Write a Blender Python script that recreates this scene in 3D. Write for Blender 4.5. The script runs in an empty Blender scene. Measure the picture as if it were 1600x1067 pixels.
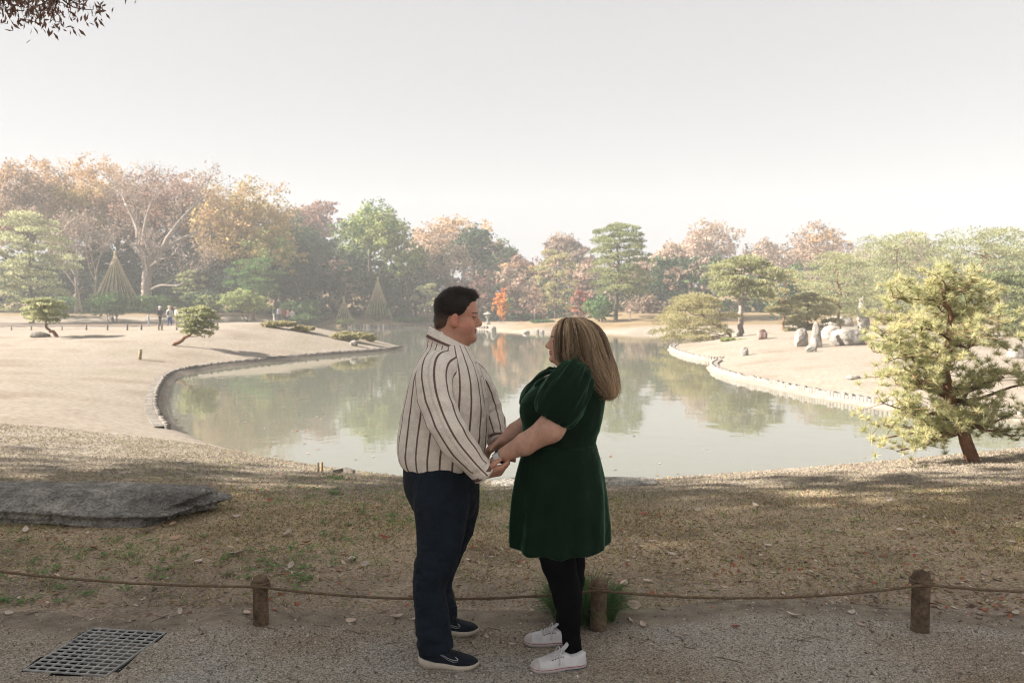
import bpy, math, os
import numpy as np
from mathutils import Vector, Matrix

# ---------------------------------------------------------------- camera, sky, sun, exposure
scene = bpy.context.scene
COL = scene.collection
FPX, HOR, CAMH = 1200.0, 480.0, 1.70          # focal length in photo pixels, horizon row, eye height
TILT = math.atan((533.5 - HOR) / FPX)
cam_d = bpy.data.cameras.new('camera')
cam = bpy.data.objects.new('camera', cam_d); COL.objects.link(cam)
cam.location = (0, 0, CAMH)
cam.rotation_euler = (math.pi / 2 - TILT, 0, 0)
cam_d.sensor_fit = 'HORIZONTAL'; cam_d.sensor_width = 36.0; cam_d.lens = 36.0 * FPX / 1600.0
cam_d.clip_start = 0.05; cam_d.clip_end = 3000
cam_d.dof.use_dof = True; cam_d.dof.focus_distance = 3.65; cam_d.dof.aperture_fstop = 4.0
scene.camera = cam

SUN_EL = math.radians(30)
SUN_TRAVEL = Vector((1.0, 0.05, 0)).normalized()      # the way the light goes over the ground
to_sun = Vector((-SUN_TRAVEL.x * math.cos(SUN_EL), -SUN_TRAVEL.y * math.cos(SUN_EL), math.sin(SUN_EL)))
world = bpy.data.worlds.new('World'); scene.world = world; world.use_nodes = True
nt = world.node_tree; nt.nodes.clear()
sky = nt.nodes.new('ShaderNodeTexSky'); sky.sky_type = 'NISHITA'; sky.sun_disc = False
sky.sun_elevation = SUN_EL; sky.sun_rotation = math.atan2(to_sun.x, to_sun.y)
sky.dust_density = 1.2; sky.air_density = 1.0; sky.ozone_density = 1.0
hs = nt.nodes.new('ShaderNodeHueSaturation'); hs.inputs['Saturation'].default_value = 0.10
bg = nt.nodes.new('ShaderNodeBackground'); bg.inputs['Strength'].default_value = 0.0505
wo = nt.nodes.new('ShaderNodeOutputWorld')
nt.links.new(sky.outputs[0], hs.inputs['Color']); veil = nt.nodes.new('ShaderNodeMix'); veil.data_type = 'RGBA'; veil.inputs['Factor'].default_value = 0.8; veil.inputs['B'].default_value = (2.70, 2.67, 2.73, 1)      # an even high veil over the blue
nt.links.new(hs.outputs[0], veil.inputs['A']); nt.links.new(veil.outputs['Result'], bg.inputs[0]); nt.links.new(bg.outputs[0], wo.inputs[0])
sun_d = bpy.data.lights.new('sun', 'SUN'); sun_d.energy = 4.6; sun_d.angle = math.radians(0.6); sun_d.color = (1.0, 0.91, 0.80)
sun = bpy.data.objects.new('sun', sun_d); COL.objects.link(sun)
sun.rotation_euler = to_sun.to_track_quat('Z', 'Y').to_euler()
scene.view_settings.view_transform = 'Standard'; scene.view_settings.look = 'None'
scene.view_settings.exposure = 2.2; scene.view_settings.gamma = 1.0
scene.view_settings.use_curve_mapping = False
scene.cycles.use_denoising = True
scene.cycles.denoiser = 'OPENIMAGEDENOISE'; scene.cycles.denoising_prefilter = 'ACCURATE'; scene.cycles.filter_width = 1.1
scene.cycles.max_bounces = 6; scene.cycles.volume_bounces = 0; scene.cycles.transparent_max_bounces = 4
scene.cycles.caustics_reflective = False; scene.cycles.caustics_refractive = False

# ---------------------------------------------------------------- photo pixel -> place
_F = Vector((0, math.cos(TILT), -math.sin(TILT))); _U = Vector((0, math.sin(TILT), math.cos(TILT)))
def ray(x, y): return _F + Vector((1, 0, 0)) * ((x - 800) / FPX) + _U * ((533.5 - y) / FPX)
def P(x, y, d):                     # the point of that pixel's ray at distance d along +Y
    r = ray(x, y); t = d / r.y
    return np.array((r.x * t, d, CAMH + r.z * t))
def G(x, y, z=0.0):                 # the pixel's ray met with the level z
    r = ray(x, y); t = (z - CAMH) / r.z
    return np.array((r.x * t, r.y * t, z))

# ---------------------------------------------------------------- numpy noise
def _hash(i, j, k, seed):
    h = (i * 374761393 + j * 668265263 + k * 2147483647 + seed * 974711) & 0xFFFFFFFF
    h = ((h ^ (h >> 13)) * 1274126177) & 0xFFFFFFFF
    return ((h ^ (h >> 16)) & 0xFFFF).astype(np.float64) / 65535.0
def vnoise(p, seed=0):              # value noise in [-1,1], p (...,3)
    p = np.asarray(p, float); f = np.floor(p); i = f.astype(np.int64); u = p - f; u = u * u * (3 - 2 * u)
    r = 0
    for dx in (0, 1):
        for dy in (0, 1):
            for dz in (0, 1):
                w = (u[..., 0] if dx else 1 - u[..., 0]) * (u[..., 1] if dy else 1 - u[..., 1]) * (u[..., 2] if dz else 1 - u[..., 2])
                r = r + w * _hash(i[..., 0] + dx, i[..., 1] + dy, i[..., 2] + dz, seed)
    return r * 2 - 1
def fbm(p, octv=4, seed=0):
    p = np.asarray(p, float); r = 0; a = 1.0; s = 0
    for o in range(octv):
        r = r + a * vnoise(p * 2 ** o + 17.3 * o, seed + o); s += a; a *= 0.5
    return r / s
def sstep(a, b, x):
    t = np.clip((np.asarray(x, float) - a) / (b - a), 0, 1); return t * t * (3 - 2 * t)
def unit(v): v = np.asarray(v, float); return v / (np.linalg.norm(v, axis=-1, keepdims=True) + 1e-9)

# ---------------------------------------------------------------- mesh collecting
class MB:
    def __init__(s): s.v = []; s.f = []; s.c = []; s.a = []; s.n = 0
    def add(s, verts, faces, col=None, attr=None):
        verts = np.asarray(verts, float).reshape(-1, 3); faces = np.asarray(faces, np.int64)
        s.v.append(verts); s.f.append(faces + s.n); s.n += len(verts)
        c = np.ones((len(verts), 4)) * 0.5
        if col is not None: c[:, :3] = col
        c[:, 3] = 1; s.c.append(c)
        s.a.append(np.zeros(len(verts)) if attr is None else np.asarray(attr, float))
        return s
    def mesh(s, name, smooth=True):
        me = bpy.data.meshes.new(name)
        v = np.concatenate(s.v); fl = [f for f in s.f if len(f)]
        me.vertices.add(len(v)); me.vertices.foreach_set('co', v.astype(np.float32).ravel())
        tot = np.concatenate([np.full(len(f), f.shape[1]) for f in fl])
        idx = np.concatenate([f.ravel() for f in fl])
        me.loops.add(len(idx)); me.loops.foreach_set('vertex_index', idx.astype(np.int32))
        me.polygons.add(len(tot)); st = np.concatenate(([0], np.cumsum(tot)[:-1]))
        me.polygons.foreach_set('loop_start', st.astype(np.int32))
        try: me.polygons.foreach_set('loop_total', tot.astype(np.int32))
        except Exception: pass
        me.polygons.foreach_set('use_smooth', np.full(len(tot), smooth))
        ca = me.attributes.new('col', 'FLOAT_COLOR', 'POINT'); ca.data.foreach_set('color', np.concatenate(s.c).astype(np.float32).ravel())
        aa = me.attributes.new('sc', 'FLOAT', 'POINT'); aa.data.foreach_set('value', np.concatenate(s.a).astype(np.float32))
        me.update(calc_edges=True); me.validate()
        return me
    def build(s, name, mat, parent=None, smooth=True, loc=None):
        me = s.mesh(name, smooth)
        if mat: me.materials.append(mat)
        o = bpy.data.objects.new(name, me); COL.objects.link(o)
        if parent is not None:                      # verts are in world space: undo the parent's place
            o.parent = parent; o.matrix_parent_inverse = world_of(parent).inverted()
        return o
def world_of(o):
    m = Matrix.LocRotScale(o.location, o.rotation_euler, o.scale)
    return m if o.parent is None else world_of(o.parent) @ o.matrix_parent_inverse @ m
def tag(o, label=None, cat=None, group=None, kind=None):
    if label: o['label'] = label
    if cat: o['category'] = cat
    if group: o['group'] = group
    if kind: o['kind'] = kind
    return o
def thing(name, loc, label, cat, group=None):
    o = bpy.data.objects.new(name, None); COL.objects.link(o); o.location = tuple(loc); o.empty_display_size = 0.1
    return tag(o, label, cat, group)

def spline(pts, n):                 # Catmull-Rom through rows of pts (any columns)
    pts = np.asarray(pts, float)
    if len(pts) < 3: return pts[0] + (pts[-1] - pts[0]) * np.linspace(0, 1, n)[:, None]
    q = np.vstack([2 * pts[0] - pts[1], pts, 2 * pts[-1] - pts[-2]])
    t = np.linspace(0, len(pts) - 1 - 1e-9, n); i = t.astype(int); u = (t - i)[:, None]
    a, b, c, d = q[i], q[i + 1], q[i + 2], q[i + 3]
    return 0.5 * (2 * b + (c - a) * u + (2 * a - 5 * b + 4 * c - d) * u ** 2 + (3 * b - a - 3 * c + d) * u ** 3)
def frames(path):
    path = np.asarray(path, float); T = unit(np.gradient(path, axis=0))
    up = np.array((0, 0, 1.0)) if abs(T[0, 2]) < 0.9 else np.array((1.0, 0, 0))
    N = np.zeros_like(T); n = unit(up - T[0] * (up @ T[0])); N[0] = n
    for k in range(1, len(T)):
        n = unit(n - T[k] * (n @ T[k])); N[k] = n
    return T, N, np.cross(T, N)
def tube(path, rad, n=8, cap=True):
    path = np.asarray(path, float); m = len(path); rad = np.broadcast_to(np.asarray(rad, float), (m,))
    T, N, B = frames(path); th = np.linspace(0, 2 * math.pi, n, endpoint=False)
    ring = np.cos(th)[None, :, None] * N[:, None] + np.sin(th)[None, :, None] * B[:, None]
    v = (path[:, None] + ring * rad[:, None, None]).reshape(-1, 3)
    i = np.arange(m - 1)[:, None] * n + np.arange(n)[None]; j = np.arange(m - 1)[:, None] * n + (np.arange(n)[None] + 1) % n
    f = np.stack([i, j, j + n, i + n], -1).reshape(-1, 4)
    if cap:
        c0 = len(v); v = np.vstack([v, path[0], path[-1]]); k = np.arange(n); k2 = (k + 1) % n; e = (m - 1) * n
        f = np.vstack([f, np.stack([k2, k, np.full(n, c0), np.full(n, c0)], -1), np.stack([e + k, e + k2, np.full(n, c0 + 1), np.full(n, c0 + 1)], -1)])
        return v, f
    return v, f
def addtube(mb, path, rad, n=8, col=None, cap=True):
    v, f = tube(path, rad, n, cap)
    if not cap: mb.add(v, f, col); return
    q = f[f[:, 2] != f[:, 3]]; t = f[f[:, 2] == f[:, 3]][:, :3]
    base = mb.n; mb.add(v, q, col); mb.f.append(t + base)
def box(c, s, R=None):
    c = np.asarray(c, float); s = np.asarray(s, float) / 2
    k = np.array([(-1, -1, -1), (1, -1, -1), (1, 1, -1), (-1, 1, -1), (-1, -1, 1), (1, -1, 1), (1, 1, 1), (-1, 1, 1)], float) * s
    if R is not None: k = k @ np.asarray(R).T
    return k + c, np.array([(0, 3, 2, 1), (4, 5, 6, 7), (0, 1, 5, 4), (1, 2, 6, 5), (2, 3, 7, 6), (3, 0, 4, 7)])
def rotz(a): c, s = math.cos(a), math.sin(a); return np.array([(c, -s, 0), (s, c, 0), (0, 0, 1.0)])
def roty(a): c, s = math.cos(a), math.sin(a); return np.array([(c, 0, s), (0, 1, 0), (-s, 0, c)])
def rotx(a): c, s = math.cos(a), math.sin(a); return np.array([(1, 0, 0), (0, c, -s), (0, s, c.real)])
def leaves(mb, cen, axis, nrm, ln, wd, col, fold=0.15):     # one rhombus leaf per row
    n = len(cen); axis = unit(axis); side = unit(np.cross(axis, nrm)); nn = np.cross(side, axis)
    ln = np.broadcast_to(ln, (n,))[:, None]; wd = np.broadcast_to(wd, (n,))[:, None]
    v = np.stack([cen - axis * ln / 2, cen + side * wd / 2 + nn * wd * fold, cen + axis * ln / 2, cen - side * wd / 2 + nn * wd * fold], 1).reshape(-1, 3)
    mb.add(v, np.arange(4 * n).reshape(n, 4), np.repeat(np.broadcast_to(col, (n, 3)), 4, 0))
def blades(mb, base, tip, wd, col, bend=None):              # narrow one-triangle blades
    n = len(base); d = unit(tip - base); side = unit(np.cross(d, np.random.default_rng(n).normal(size=(n, 3))))
    w = np.broadcast_to(wd, (n,))[:, None] / 2
    v = np.stack([base - side * w, base + side * w, tip], 1).reshape(-1, 3)
    mb.add(v, np.arange(3 * n).reshape(n, 3), np.repeat(np.broadcast_to(col, (n, 3)), 3, 0))

# ---------------------------------------------------------------- signed-distance modelling (surface nets)
class Field:
    def __init__(s, lo, hi, h):
        s.lo = np.asarray(lo, float); s.h = h; s.n = np.ceil((np.asarray(hi, float) - s.lo) / h).astype(int) + 1
        s.F = np.full(tuple(s.n), 1.0, np.float32); s.ax = [s.lo[i] + h * np.arange(s.n[i]) for i in range(3)]
    def _sub(s, lo, hi):
        a = np.clip(np.floor((np.asarray(lo) - s.lo) / s.h).astype(int), 0, s.n); b = np.clip(np.ceil((np.asarray(hi) - s.lo) / s.h).astype(int) + 1, 0, s.n)
        sl = tuple(slice(i, j) for i, j in zip(a, b))
        x = s.ax[0][sl[0]][:, None, None]; y = s.ax[1][sl[1]][None, :, None]; z = s.ax[2][sl[2]][None, None, :]
        return sl, x, y, z
    def op(s, prim, k=0.01, mode='add'):
        fn, lo, hi = prim; m = k + 2 * s.h
        sl, x, y, z = s._sub(np.asarray(lo) - m, np.asarray(hi) + m)
        a = s.F[sl]
        if a.size == 0: return s
        b = np.broadcast_to(fn(x, y, z), a.shape).astype(np.float32)
        if mode == 'sub': a_, b_ = -a, b
        else: a_, b_ = a, b
        if k > 0:
            h = np.clip(0.5 + 0.5 * (b_ - a_) / k, 0, 1); r = b_ * (1 - h) + a_ * h - k * h * (1 - h)
        else: r = np.minimum(a_, b_)
        s.F[sl] = -r if mode == 'sub' else r
        return s
    def add(s, prim, k=0.01): return s.op(prim, k, 'add')
    def sub(s, prim, k=0.01): return s.op(prim, k, 'sub')
    def mesh(s):
        F = s.F; S = (F < 0); c = np.zeros(tuple(s.n - 1), np.uint8)
        for dx in (0, 1):
            for dy in (0, 1):
                for dz in (0, 1):
                    c += S[dx:dx + c.shape[0], dy:dy + c.shape[1], dz:dz + c.shape[2]]
        act = (c > 0) & (c < 8); I = np.argwhere(act); idm = np.full(c.shape, -1, np.int64); idm[act] = np.arange(len(I))
        acc = np.zeros((len(I), 3)); cnt = np.zeros(len(I))
        cor = [(a, b, d) for a in (0, 1) for b in (0, 1) for d in (0, 1)]
        val = {q: F[I[:, 0] + q[0], I[:, 1] + q[1], I[:, 2] + q[2]].astype(float) for q in cor}
        for q in cor:
            for ax in range(3):
                if q[ax]: continue
                r = list(q); r[ax] = 1; r = tuple(r); v0, v1 = val[q], val[r]; m = (v0 < 0) != (v1 < 0)
                t = np.where(m, v0 / np.where(m, v0 - v1, 1), 0); p = np.tile(np.array(q, float), (len(I), 1)); p[:, ax] += t
                acc[m] += p[m]; cnt[m] += 1
        V = s.lo + s.h * (I + acc / cnt[:, None]); Q = []
        for ax in range(3):
            u, w = (ax + 1) % 3, (ax + 2) % 3
            lo = [slice(None)] * 3; hi = [slice(None)] * 3; lo[ax] = slice(0, -1); hi[ax] = slice(1, None)
            for k in (u, w): lo[k] = slice(1, -1); hi[k] = slice(1, -1)
            A, B = S[tuple(lo)], S[tuple(hi)]; E = np.argwhere(A != B)
            if not len(E): continue
            inside = A[tuple(E.T)]; e = E.copy(); e[:, u] += 1; e[:, w] += 1
            def cid(du, dw):
                z = e.copy(); z[:, u] += du; z[:, w] += dw; return idm[z[:, 0], z[:, 1], z[:, 2]]
            a, b, c2, d = cid(-1, -1), cid(0, -1), cid(0, 0), cid(-1, 0)
            q = np.stack([a, b, c2, d], 1); q[~inside] = q[~inside][:, ::-1]; Q.append(q)
        Q = np.concatenate(Q); return V, Q[(Q >= 0).all(1)]
def cone(a, b, ra, rb):             # round-ended tapered limb
    a = np.asarray(a, float); b = np.asarray(b, float); d = b - a; L = max(float(d @ d), 1e-9)
    def fn(x, y, z):
        t = np.clip(((x - a[0]) * d[0] + (y - a[1]) * d[1] + (z - a[2]) * d[2]) / L, 0, 1)
        return np.sqrt((x - a[0] - t * d[0]) ** 2 + (y - a[1] - t * d[1]) ** 2 + (z - a[2] - t * d[2]) ** 2) - (ra + (rb - ra) * t)
    r = max(ra, rb); return fn, np.minimum(a, b) - r, np.maximum(a, b) + r
def ell(c, r, R=None):
    c = np.asarray(c, float); r = np.asarray(r, float)
    def fn(x, y, z):
        X, Y, Z = x - c[0], y - c[1], z - c[2]
        if R is not None: X, Y, Z = (R[0][i] * X + R[1][i] * Y + R[2][i] * Z for i in ()) if False else (R[0][0] * X + R[1][0] * Y + R[2][0] * Z, R[0][1] * X + R[1][1] * Y + R[2][1] * Z, R[0][2] * X + R[1][2] * Y + R[2][2] * Z)
        k0 = np.sqrt((X / r[0]) ** 2 + (Y / r[1]) ** 2 + (Z / r[2]) ** 2); k1 = np.sqrt((X / r[0] ** 2) ** 2 + (Y / r[1] ** 2) ** 2 + (Z / r[2] ** 2) ** 2) + 1e-6
        return k0 * (k0 - 1) / k1
    m = r if R is None else np.full(3, r.max()); return fn, c - m, c + m
def loft(rows, ang=0.0, mod=None, n=2.0):       # rows: z, cx, cy, rx, ry ; level sections, ang turns them about z
    rows = np.asarray(sorted(map(tuple, rows)), float); sp = spline(rows, 200); zz = np.maximum.accumulate(sp[:, 0])
    ca, sa = math.cos(ang), math.sin(ang); z0, z1 = rows[0, 0], rows[-1, 0]
    def fn(x, y, z):
        g = [np.interp(z, zz, sp[:, i]) for i in (1, 2, 3, 4)]
        X = (x - g[0]) * ca + (y - g[1]) * sa; Y = -(x - g[0]) * sa + (y - g[1]) * ca
        q = (np.abs(X / g[2]) ** n + np.abs(Y / g[3]) ** n) ** (1 / n)
        r = 1.0 if mod is None else mod(np.arctan2(Y, X), z)
        d = (q - r) * np.minimum(g[2], g[3])
        return np.maximum(np.maximum(d, z0 - z), z - z1)
    m = 1.15; lo = np.array((np.min(rows[:, 1] - m * np.maximum(rows[:, 3], rows[:, 4])), np.min(rows[:, 2] - m * np.maximum(rows[:, 3], rows[:, 4])), z0))
    hi = np.array((np.max(rows[:, 1] + m * np.maximum(rows[:, 3], rows[:, 4])), np.max(rows[:, 2] + m * np.maximum(rows[:, 3], rows[:, 4])), z1)); return fn, lo, hi
def coarsen(v, f, mask, cell):      # merge the vertices of a hidden region to a coarser lattice
    key = np.round(v / cell).astype(np.int64); key = key[:, 0] * 4000003 + key[:, 1] * 2003 + key[:, 2]; key = np.where(mask, key, -10 ** 15 - np.arange(len(v)))
    _, ix, inv = np.unique(key, return_index=True, return_inverse=True); g = inv.reshape(-1)[f]; bad = (g[:, 0] == g[:, 1]) | (g[:, 1] == g[:, 2]) | (g[:, 2] == g[:, 3]) | (g[:, 3] == g[:, 0]) | (g[:, 0] == g[:, 2]) | (g[:, 1] == g[:, 3])
    t = [g[~bad]]; b = g[bad]; tri = []
    for a, c, d in ((0, 1, 2), (0, 2, 3)):
        q = b[:, [a, c, d]]; tri.append(q[(q[:, 0] != q[:, 1]) & (q[:, 1] != q[:, 2]) & (q[:, 0] != q[:, 2])])
    return v[ix], g[~bad], np.concatenate(tri)
def vnormals(v, f):
    n = np.zeros_like(v); a = np.cross(v[f[:, 2]] - v[f[:, 0]], v[f[:, -1]] - v[f[:, 1]])
    for k in range(f.shape[1]): np.add.at(n, f[:, k], a)
    return unit(n)

# ---------------------------------------------------------------- materials
def mat(name, base=(0.5, 0.5, 0.5), rough=0.7, attr=False, noise=None, bump=None, spec=0.3, trans=0.0, sheen=0.0, metal=0.0, sss=0.0, coat=None, stripes=None):
    m = bpy.data.materials.new(name); m.use_nodes = True; t = m.node_tree; L = t.links; N = t.nodes
    b = N['Principled BSDF']; b.inputs['Roughness'].default_value = rough; b.inputs['Specular IOR Level'].default_value = spec
    b.inputs['Metallic'].default_value = metal; b.inputs['Base Color'].default_value = (*base, 1)
    if sheen: b.inputs['Sheen Weight'].default_value = sheen; b.inputs['Sheen Roughness'].default_value = 0.35
    if sss: b.inputs['Subsurface Weight'].default_value = sss; b.inputs['Subsurface Radius'].default_value = (1, .35, .2); b.inputs['Subsurface Scale'].default_value = 0.008
    tc = N.new('ShaderNodeTexCoord'); c = None
    if attr:
        at = N.new('ShaderNodeAttribute'); at.attribute_name = 'col'; c = at.outputs['Color']
    if stripes:                                     # stripes[0] = colour, stripes[1] = share of the repeat
        at = N.new('ShaderNodeAttribute'); at.attribute_name = 'sc'
        fr = N.new('ShaderNodeMath'); fr.operation = 'FRACT'; L.new(at.outputs['Fac'], fr.inputs[0])
        s1 = N.new('ShaderNodeMath'); s1.operation = 'SUBTRACT'; L.new(fr.outputs[0], s1.inputs[0]); s1.inputs[1].default_value = 0.5
        s2 = N.new('ShaderNodeMath'); s2.operation = 'ABSOLUTE'; L.new(s1.outputs[0], s2.inputs[0])
        mr = N.new('ShaderNodeMapRange'); L.new(s2.outputs[0], mr.inputs[0])
        mr.inputs[1].default_value = stripes[1] / 2 + .012; mr.inputs[2].default_value = stripes[1] / 2 - .012
        mx = N.new('ShaderNodeMix'); mx.data_type = 'RGBA'; L.new(mr.outputs[0], mx.inputs['Factor'])
        mx.inputs['A'].default_value = (*base, 1); mx.inputs['B'].default_value = (*stripes[0], 1); c = mx.outputs['Result']
    if noise:                                       # (scale, strength, detail): light-dark variation
        for (sc, st, de) in (noise if isinstance(noise, list) else [noise]):
            nz = N.new('ShaderNodeTexNoise'); nz.inputs['Scale'].default_value = sc; nz.inputs['Detail'].default_value = de; L.new(tc.outputs['Object'], nz.inputs['Vector'])
            mr = N.new('ShaderNodeMapRange'); L.new(nz.outputs[0], mr.inputs[0]); mr.inputs[1].default_value = .3; mr.inputs[2].default_value = .7
            mr.inputs[3].default_value = 1 - st; mr.inputs[4].default_value = 1 + st
            mu = N.new('ShaderNodeMix'); mu.data_type = 'RGBA'; mu.blend_type = 'MULTIPLY'; mu.inputs['Factor'].default_value = 1
            if c is None: mu.inputs['A'].default_value = (*base, 1)
            else: L.new(c, mu.inputs['A'])
            cr = N.new('ShaderNodeCombineColor')
            for k in range(3): L.new(mr.outputs[0], cr.inputs[k])
            L.new(cr.outputs[0], mu.inputs['B']); c = mu.outputs['Result']
    if c is not None: L.new(c, b.inputs['Base Color'])
    if bump:                                        # (scale, strength, distance)
        prev = None
        for (sc, st, di) in (bump if isinstance(bump, list) else [bump]):
            nz = N.new('ShaderNodeTexNoise'); nz.inputs['Scale'].default_value = sc; nz.inputs['Detail'].default_value = 5; L.new(tc.outputs['Object'], nz.inputs['Vector'])
            bp = N.new('ShaderNodeBump'); bp.inputs['Strength'].default_value = st; bp.inputs['Distance'].default_value = di; L.new(nz.outputs[0], bp.inputs['Height'])
            if prev is not None: L.new(prev, bp.inputs['Normal'])
            prev = bp.outputs[0]
        L.new(prev, b.inputs['Normal'])
    if trans:
        tr = N.new('ShaderNodeBsdfTranslucent'); ms = N.new('ShaderNodeMixShader'); ms.inputs[0].default_value = trans
        if c is not None: L.new(c, tr.inputs['Color'])
        else: tr.inputs['Color'].default_value = (*base, 1)
        o = N['Material Output']; L.new(b.outputs[0], ms.inputs[1]); L.new(tr.outputs[0], ms.inputs[2]); L.new(ms.outputs[0], o.inputs['Surface'])
    return m
M = dict(
    leaf=mat('foliage', rough=.65, attr=True, trans=.4, spec=.2),
    needle=mat('needles', rough=.6, attr=True, trans=.52, spec=.2),
    bark=mat('bark', rough=.9, attr=True, noise=[(6, .35, 6)], bump=[(14, .6, .05)], spec=.1),
    grass=mat('grass_blades', rough=.8, attr=True, trans=.25, spec=.1),
    dead_leaf=mat('dead_leaf', rough=.75, attr=True, trans=.1, noise=[(40, .2, 3)], spec=.15),
    rock=mat('rock', (.235, .22, .195), rough=.88, noise=[(1.6, .35, 8), (9, .35, 8), (45, .4, 8)], bump=[(3, 1, .15), (12, 1, .06), (45, 1, .02)], spec=.15),
    pale_rock=mat('pale_rock', (.25, .232, .212), rough=.9, noise=[(1.5, .3, 5), (7, .2, 5)], bump=[(3, .8, .15)], spec=.1),
    pink_rock=mat('pink_rock', (.24, .165, .145), rough=.9, noise=[(1.5, .3, 5)], bump=[(3, .8, .15)], spec=.1),
    post=mat('weathered_log', (.125, .088, .06), rough=.9, noise=[(9, .5, 6), (60, .35, 5)], bump=[(50, .7, .006)], spec=.12),
    stake=mat('stake_wood', (.3, .23, .15), rough=.9, noise=[(9, .3, 5)], spec=.1),
    rope=mat('rope_fibre', (.15, .105, .07), rough=.95, noise=[(60, .3, 3)], bump=[(180, .8, .004)], spec=.1),
    straw=mat('straw_rope', (.36, .31, .2), rough=.9, noise=[(4, .2, 3)], spec=.1),
    steel=mat('galvanised_steel', (.33, .33, .32), rough=.55, metal=.1, noise=[(30, .3, 5)], bump=[(90, .2, .003)], spec=.4),
    pit=mat('pit_concrete_shade', (.012, .011, .010), rough=.95, noise=[(8, .3, 4)]),  # pit and frame coloured near black: the holes' shade put into the colour
    edging=mat('edging_wood', (.17, .155, .14), rough=.9, noise=[(3, .35, 5), (14, .3, 4)], bump=[(12, .6, .04)], spec=.1),
    pale_edging=mat('pale_edging', (.225, .208, .188), rough=.9, noise=[(3, .25, 5)], bump=[(12, .5, .03)], spec=.1),
    far_body=mat('clothed_figure', rough=.8, attr=True, spec=.15),
)
# ---------------------------------------------------------------- the lake outline and the lie of the land
ZW = -0.60
_shore_px = [(243, 637), (249, 660), (268, 678), (300, 693), (350, 709), (420, 724), (520, 741), (640, 756), (770, 763), (940, 763), (1010, 760), (1100, 753),
    (1300, 737), (1480, 720), (1600, 708), (1900, 690), (2100, 672), (1900, 664), (1600, 657), (1500, 650), (1400, 640), (1350, 632), (1280, 620), (1200, 603), (1150, 592), (1118, 581), (1112, 574),
    (1129, 565), (1103, 563), (1072, 557), (1048, 547), (1054, 541), (1100, 535), (1160, 530), (1120, 524), (1060, 522), (1010, 521), (980, 521), (920, 518), (860, 520),
    (820, 520), (760, 515), (700, 512), (660, 511), (600, 512), (540, 511), (470, 507), (455, 509), (500, 517), (560, 528), (600, 537), (630, 545), (600, 549), (500, 557), (400, 567), (300, 580), (264, 592), (249, 612)]
LAKE = np.array([G(x, y, ZW)[:2] for x, y in _shore_px])
def lake_sd(x, y):                  # metres from the shore, positive on land
    p = np.stack([np.asarray(x, float), np.asarray(y, float)], -1); d = np.full(p.shape[:-1], 1e9); ins = np.zeros(p.shape[:-1], bool)
    for a, b in zip(LAKE, np.roll(LAKE, -1, 0)):
        e = b - a; w = p - a; t = np.clip((w @ e) / (e @ e + 1e-9), 0, 1); q = w - t[..., None] * e
        d = np.minimum(d, (q ** 2).sum(-1))
        c = (a[1] > p[..., 1]) != (b[1] > p[..., 1])
        ins ^= c & (p[..., 0] < e[0] * (p[..., 1] - a[1]) / (e[1] if abs(e[1]) > 1e-9 else 1e-9) + a[0])
    d = np.sqrt(d); return np.where(ins, -d, d)
# the grate's pit: a rectangle in the path
GA, GB, GC = G(38, 1053)[:2], G(165, 1062)[:2], G(154, 988)[:2]
g_u = (GB - GA); g_len_u = np.linalg.norm(g_u); g_u = g_u / g_len_u
g_v = np.array((-g_u[1], g_u[0])); g_len_v = float((GC - GA) @ g_v)
def in_grate(x, y, m=0.0):
    p = np.stack([x - GA[0], y - GA[1]], -1); a = p @ g_u; b = p @ g_v
    return (a > -m) & (a < g_len_u + m) & (b > -m) & (b < g_len_v + m)
def H(x, y):
    x = np.asarray(x, float); y = np.asarray(y, float); s = lake_sd(x, y); r = np.hypot(x, y)
    base = 0.75 * np.exp(-((x + 14.5) / 8) ** 2 - ((y - 44) / 9) ** 2) + 0.25 * np.exp(-((x + 24) / 9) ** 2 - ((y - 40) / 12) ** 2)
    base = base + 0.35 * np.exp(-((x - 19) / 7) ** 2 - ((y - 42) / 9) ** 2)
    base = base + 5 * sstep(92, 190, y) + 1.0 * sstep(78, 92, y) * sstep(-15, -30, x) + 1.2 * sstep(74, 88, y) * sstep(0, 15, x)
    base = base + 0.10 * sstep(3, 12, r) * fbm(np.stack([x * .22, y * .22, 0 * x], -1), 3, 5)
    base = base + 0.012 * fbm(np.stack([x * 2.3, y * 2.3, 0 * x + 3], -1), 3, 9)
    wide = np.where(y < 20, 5.5, 7.0)
    z0 = ZW + 0.10; up = sstep(-0.3, 1, s / wide) * 1.0
    k = np.clip(s / wide, 0, 1); up = 1 - (1 - k) ** 2
    land = z0 + (base - z0) * up
    return np.where(s > 0, land, z0 + np.maximum(s, -2.0) * 0.45)
def Hs(x, y): return float(H(np.array([x]), np.array([y]))[0])
def on_ground(x, y):                # the place on the land that the pixel looks at
    r = np.array(ray(x, y)); t = np.concatenate([np.linspace(2.5, 20, 400), np.linspace(20.1, 140, 900)])
    p = np.array((0, 0, CAMH)) + t[:, None] * r; g = H(p[:, 0], p[:, 1]); i = np.argmax(p[:, 2] < g)
    return np.array((p[i, 0], p[i, 1], g[i]))
PATH_Y = lambda x: 4.22 + 0.10 * np.sin(x * 1.1 + .5) + 0.16 * fbm(np.stack([np.asarray(x, float) * 1.4, 0 * np.asarray(x, float), 0 * np.asarray(x, float)], -1), 3, 3)

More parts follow.
